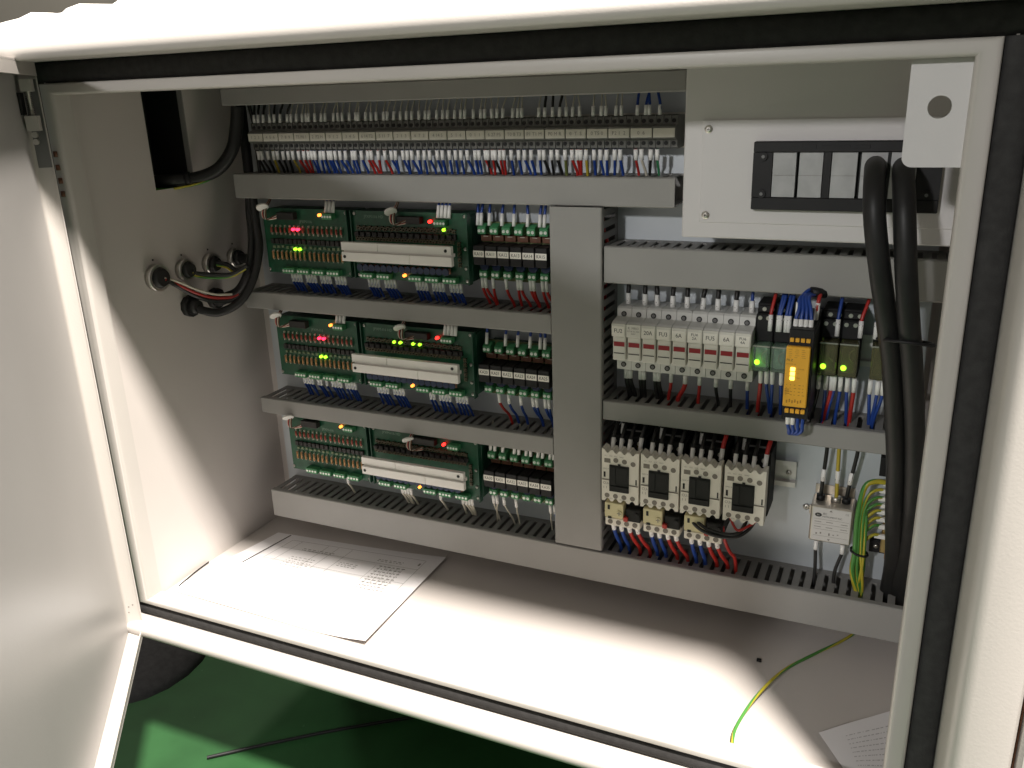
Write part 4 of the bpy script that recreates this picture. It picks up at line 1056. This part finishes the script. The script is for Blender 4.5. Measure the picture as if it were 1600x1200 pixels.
# ================================================================== CABLE ENTRY BOX
YX = -100.0
t = thing('cable_entry_box', (590, 0, 361), 'white sheet metal cable entry box in the upper right of the cabinet', 'box')
obj('shell', MB().box(463.5, 714, YX, 26, 361, 526, 1.2), 'paint_box', t)
cv = obj('cover_plate', MB().box(480.5, 712, YX - 1.6, YX, 376, 470, .5), 'paint_box', t)
for z in (462, 383): pan_screw(t, (486.5, YX - 1.6, z), 3.7)
GY = YX - 1.8
fr = MB()
fr.box(530, 686, GY - 10, GY, 390.5, 402, .8).box(530, 686, GY - 10, GY, 441.5, 451, .8)
fr.box(530, 547, GY - 9.7, GY, 402, 441.5).box(591, 597, GY - 9.7, GY, 402, 441.5).box(643.5, 645, GY - 9.7, GY, 402, 441.5).box(667, 686, GY - 9.7, GY, 402, 441.5)
fr.box(547, 667, GY - 1.5, GY, 402, 441.5)
g = obj('entry_frame', fr, 'black', t, 'black cable entry frame with grey taped square ports')
for (a, b) in ((547.3, 568), (570, 590.7), (597.4, 619), (621.5, 643.2), (645.2, 666.6)):
    p = MB()
    n1 = 6
    V = []; F = []
    for i in range(n1 + 1):
        for j in range(9):
            u, v = i / n1, j / 8
            V.append((a + .4 + (b - a - .8) * u, GY - 9.2 - 0.5 * math.sin(math.pi * u) * math.sin(math.pi * ((v * 2) % 1.0)) - random.uniform(0, .35), 402.3 + 38.9 * v))
    for i in range(n1):
        for j in range(8): F.append((i * 9 + j, (i + 1) * 9 + j, (i + 1) * 9 + j + 1, i * 9 + j + 1))
    p.add(V, F, True); p.box(a + .4, b - .4, GY - 8, GY - 1.6, 402.5, 441)
    obj('port_tape', p, 'tape', g)
    obj('port_seam', MB().box(a + .4, b - .4, GY - 9.6, GY - 9.0, 421.3, 421.6), 'ink_soft', g)
for bx_, bz_ in ((539, 438), (539, 405), (676, 406), (676, 438)):
    o = obj('bolt', MB().cyl((bx_, GY - 9.7, bz_), (bx_, GY - 12, bz_), 3.8, n=14), 'black', g)
    obj('bolt_socket', MB().cyl((bx_, GY - 12, bz_), (bx_, GY - 12.3, bz_), 1.6, n=6), 'w_grey', g)
obj('embossed_strip', MB().box(572, 584, GY - 10.5, GY - 9.9, 444.5, 448.5, .2).box(588, 612, GY - 10.5, GY - 9.9, 445.2, 447.6, .2).box(616, 628, GY - 10.5, GY - 9.9, 444.8, 447.8, .2), 'black', g)

# ---- two thick black cables
def big_cable(p, label):
    wire('cable', p, 8.6, None, label, None, n=18, name='power_cable', cat='cable', res=10)
big_cable([(632, -100, 426), (634, -125, 431), (636, -165, 430), (638, -188, 414), (641, -195, 392), (648, -192, 355), (656, -180, 315), (664, -162, 270), (671, -140, 215), (677, -120, 160), (681, -100, 100), (685, -66, 45), (686, -36, 5), (685, -18, -34), (685, -16, -50)], 'left one of the two thick black cables coming down from the entry box')
big_cable([(655, -100, 426), (656, -125, 430), (657, -165, 428), (660, -186, 410), (663, -194, 388), (668, -194, 350), (674, -184, 310), (681, -166, 265), (688, -142, 210), (693, -124, 160), (696, -106, 110), (697, -72, 52), (696, -40, 5), (694, -20, -34), (694, -18, -50)], 'right one of the two thick black cables coming down from the entry box')
tz = MB()
for k in range(1): tz.tube([(651, -168, 292), (661, -185, 296), (680, -188, 296), (694, -176, 292), (690, -158, 289), (672, -152, 289), (655, -154, 290), (651, -168, 292)], 1.6, 6)
single('cable_tie', tz, 'black', (670, -170, 292), 'black cable tie holding the two thick cables together', 'cable tie')

# ================================================================== LEFT WALL GLANDS AND CABLES
gl = [(-160, 297, 1), (-113, 298, 1), (-66, 297, 1), (-19, 297, 1), (-113, 250, 0), (-66, 250, 0)]
gn = ['metal ringed gland nearest the door on the left wall, red and white wires leaving it', 'metal ringed gland on the left wall, second from the door', 'metal ringed gland on the left wall, third from the door', 'metal ringed gland on the left wall nearest the back', 'black gland in the lower pair on the left wall, nearer the door', 'black gland in the lower pair on the left wall, nearer the back']
for (y, z, metal), lb in zip(gl, gn):
    t = thing('cable_gland', (XL, y, z), lb, 'cable gland', 'glands on the left wall')
    R = 16.5 if y == -160 else 13.5
    if metal:
        obj('ring', MB().cyl((XL, y, z), (XL + 9, y, z), R, n=24), 'steel', t)
        obj('insert', MB().cyl((XL + 9, y, z), (XL + 15, y, z), R * .8, R * .62, n=20), 'black_rubber', t)
        obj('index_dot', MB().cyl((XL, y + 1, z + R + 5), (XL + .5, y + 1, z + R + 5), 1.3, n=8), 'ink', t)
    else:
        obj('ring', MB().cyl((XL, y, z), (XL + 8, y, z), R + .5, n=10), 'black_rubber', t)
        obj('insert', MB().cyl((XL + 8, y, z), (XL + 18, y, z), R * .8, R * .6, n=18), 'black_rubber', t)
def cab_wire(name, c, p, r, label, n=10): wire(c, p, r, None, label, None, n=n, name=name, cat='cable' if r > 3 else 'wire', res=8)
cab_wire('gland_wire', 'w_red', [(-166, -158, 295), (-170, -138, 285), (-163, -115, 269), (-152, -96, 259), (-136, -82, 257), (-126, -76, 260)], 2.0, 'red wire from the gland nearest the door to the corner bundle')
cab_wire('gland_wire', 'w_white', [(-166, -159, 297), (-168, -137, 288), (-161, -113, 273), (-150, -94, 263), (-134, -80, 261)], 1.6, 'white wire from the gland nearest the door to the corner bundle')
cab_wire('gland_wire', 'w_black', [(-166, -157, 294), (-171, -137, 283), (-165, -116, 266), (-154, -97, 255), (-136, -82, 253), (-118, -70, 266), (-112, -62, 285)], 3.0, 'black sheathed wire under the red wire of the gland nearest the door')
cab_wire('gland_wire', 'w_black', [(-166, -112, 298), (-168, -104, 292), (-153, -90, 288), (-134, -76, 287), (-117, -64, 297)], 3.0, 'black wire from the second metal ringed gland')
cab_wire('gland_wire', 'w_earth', [(-166, -112, 295), (-167, -104, 288), (-153, -91, 284), (-135, -77, 284), (-118, -66, 293)], 1.6, 'green and yellow wire from the second metal ringed gland')
cab_wire('gland_wire', 'w_black', [(-166, -66, 299), (-153, -61, 296), (-142, -58, 289), (-122, -56, 294)], 3.0, 'black wire from the third metal ringed gland')
cab_wire('gland_wire', 'w_earth', [(-166, -68, 296), (-154, -62, 292), (-142, -60, 285), (-124, -58, 291)], 1.5, 'green and yellow wire from the third metal ringed gland')
cab_wire('gland_cable', 'cable', [(-168, -113, 250), (-158, -109, 244), (-144, -95, 240), (-124, -78, 252), (-110, -64, 280), (-103, -54, 317), (-104, -52, 350), (-106, -50, 385)], 5.6, 'black cable from the lower gland nearer the door up the corner', 14)
cab_wire('gland_cable', 'cable', [(-168, -66, 250), (-160, -63, 253), (-141, -58, 263), (-124, -54, 290), (-116, -50, 325), (-115, -48, 366), (-114, -46, 385)], 5.6, 'black cable from the lower gland nearer the back up the corner', 14)
cab_wire('bundle_cable', 'cable', [(-166, -20, 297), (-150, -20, 297), (-138, -22, 305), (-133, -22, 330), (-132, -22, 380), (-131, -22, 500)], 6.5, 'black cable bundle standing in the back left corner', 12)
cab_wire('conduit', 'cable', [(-250, -112, 406), (-205, -110, 408), (-182, -98, 409), (-165, -80, 410), (-143, -64, 420), (-125, -55, 443), (-118, -50, 470), (-114, -48, 494)], 8.0, 'thick black cable entering through the cut-out of the left wall', 14)
cab_wire('gland_wire', 'w_earth', [(-240, -118, 397), (-200, -114, 399), (-178, -104, 399.5), (-156, -78, 405), (-140, -55, 418)], 1.5, 'green and yellow wire running under the cable in the wall cut-out')
single('cable_tie', MB().cyl((-176, -91, 409), (-170, -86, 409.5), 9.0, n=14), 'black', (-169, -94, 410), 'black cable tie at the wall cut-out', 'cable tie')
cab_wire('loose_wire', 'w_black', [(-112, -30, 500), (-108, -28, 470), (-110, -26, 440), (-108, -28, 410)], 2.4, 'black wire beside the left end of the terminal strip')

# ================================================================== PAPERS AND LOOSE BITS
def paper(name, cornersz, hfun, loc, label, n=22):
    P = cornersz
    def at(u, v):
        a = Vector(P[0]).lerp(Vector(P[1]), u); b = Vector(P[3]).lerp(Vector(P[2]), u)
        q = a.lerp(b, v); return (q.x, q.y, q.z + hfun(u, v))
    V = []; F = []
    for i in range(n + 1):
        for j in range(n + 1): V.append(at(i / n, j / n))
    F = [(i * (n + 1) + j, (i + 1) * (n + 1) + j, (i + 1) * (n + 1) + j + 1, i * (n + 1) + j + 1) for i in range(n) for j in range(n)]
    k = len(V); V += [(x, y, z - .25) for x, y, z in V]; F += [tuple(reversed([a + k for a in f])) for f in F]
    idx = lambda i, j: i * (n + 1) + j
    for i in range(n):
        for j in (0, n): F.append((idx(i, j), idx(i + 1, j), idx(i + 1, j) + k, idx(i, j) + k))
        F.append((idx(0, i), idx(0, i + 1), idx(0, i + 1) + k, idx(0, i) + k)); F.append((idx(n, i), idx(n, i + 1), idx(n, i + 1) + k, idx(n, i) + k))
    o = single(name, MB().add(V, F, True), 'paper', loc, label, 'paper')
    o.data.set_sharp_from_angle(angle=math.radians(40))
    return o, at
def pr(mb, at, u0, v0, u1, v1, off=.25):
    a = [at(u0, v0), at(u1, v0), at(u1, v1), at(u0, v1)]
    mb.add([(x, y, z + off) for x, y, z in a], [(0, 1, 2, 3)])
hf = lambda u, v: 1.2 + 7.5 * max(0, (u - .7) / .3) ** 2 * (1 - .75 * v) + 1.0 * math.sin(u * 5 + v * 2) * .5 + 2.2 * max(0, v - .86) * (1 - u)
pa, at1 = paper('paper_sheet', [(-180 + 3, -224, -110), (136, -231, -110), (128, -19, -110), (-142, -44, -110)], hf, (-20, -130, -110), 'large printed drawing sheet lying on the cabinet floor at the left')
mb = MB(); rr = random.Random(5)
def lines(u0, u1, v0, nl, dv, wmin, wmax, th=.006):
    for i in range(nl):
        u = u0
        while u < u1:
            w_ = rr.uniform(.006, .02); pr(mb, at1, u, v0 - i * dv, min(u + w_, u1), v0 - i * dv + th); u += w_ + rr.uniform(.004, .012)
for a in (.14, .20, .36, .42, .50, .92): pr(mb, at1, a, .08, a + .0018, .92)
for a in (.92, .80, .62, .35, .08): pr(mb, at1, .14, a, .92, a + .0025)
lines(.26, .44, .83, 2, .02, 0, 0); lines(.26, .40, .70, 5, .03, 0, 0); lines(.52, .62, .74, 3, .022, 0, 0)
lines(.68, .82, .86, 2, .018, 0, 0); lines(.72, .86, .78, 9, .035, 0, 0, .009); lines(.70, .80, .42, 4, .05, 0, 0)
for k in range(6): pr(mb, at1, .70 + k * .03, .3, .7015 + k * .03, .78)
lines(.9, .91, .85, 1, .02, 0, 0, .03)
obj('printing', mb, 'ink_soft', pa)
mb = MB()
pr(mb, at1, .086, .50, .094, .985, .5)
obj('fold_line', mb, 'ink', pa)
hf2 = lambda u, v: 1.2 + 3.0 * (1 - u) * v + .6 * math.sin(u * 6)
pb, at2 = paper('paper_sheet', [(672, -240, -110), (716 - 2, -240, -110), (714, -108, -110), (636, -187, -110)], hf2, (690, -190, -110), 'printed sheet lying in the front right corner of the cabinet floor', 12)
mb = MB()
def lines2(u0, u1, v0, nl, dv):
    for i in range(nl):
        u = u0
        while u < u1:
            w_ = rr.uniform(.01, .05); pr(mb, at2, u, v0 - i * dv, min(u + w_, u1), v0 - i * dv + .012); u += w_ + rr.uniform(.01, .03)
lines2(.25, .85, .80, 8, .07)
obj('printing', mb, 'print_faint', pb)
wire('w_earth', [(655, 0, -107.5), (640, -26, -107), (617, -63, -104), (590, -110, -101), (571, -165, -100), (560.5, -211, -104), (561, -236, -107.6)], 1.7, None, 'loose green and yellow wire curling over the cabinet floor', None, res=10)
single('debris_chip', MB().box(560, 565, -91, -87, -109.9, -107, .4), 'black', (562, -89, -110), 'tiny dark chip lying on the cabinet floor', 'debris')
single('pen_refill', MB().tube([(-171, -213, -108.2), (-176, -180, -108), (-177.5, -150, -107.5)], .9, 6), 'black', (-174, -180, -110), 'thin dark stick in the corner by the left wall', 'stick')
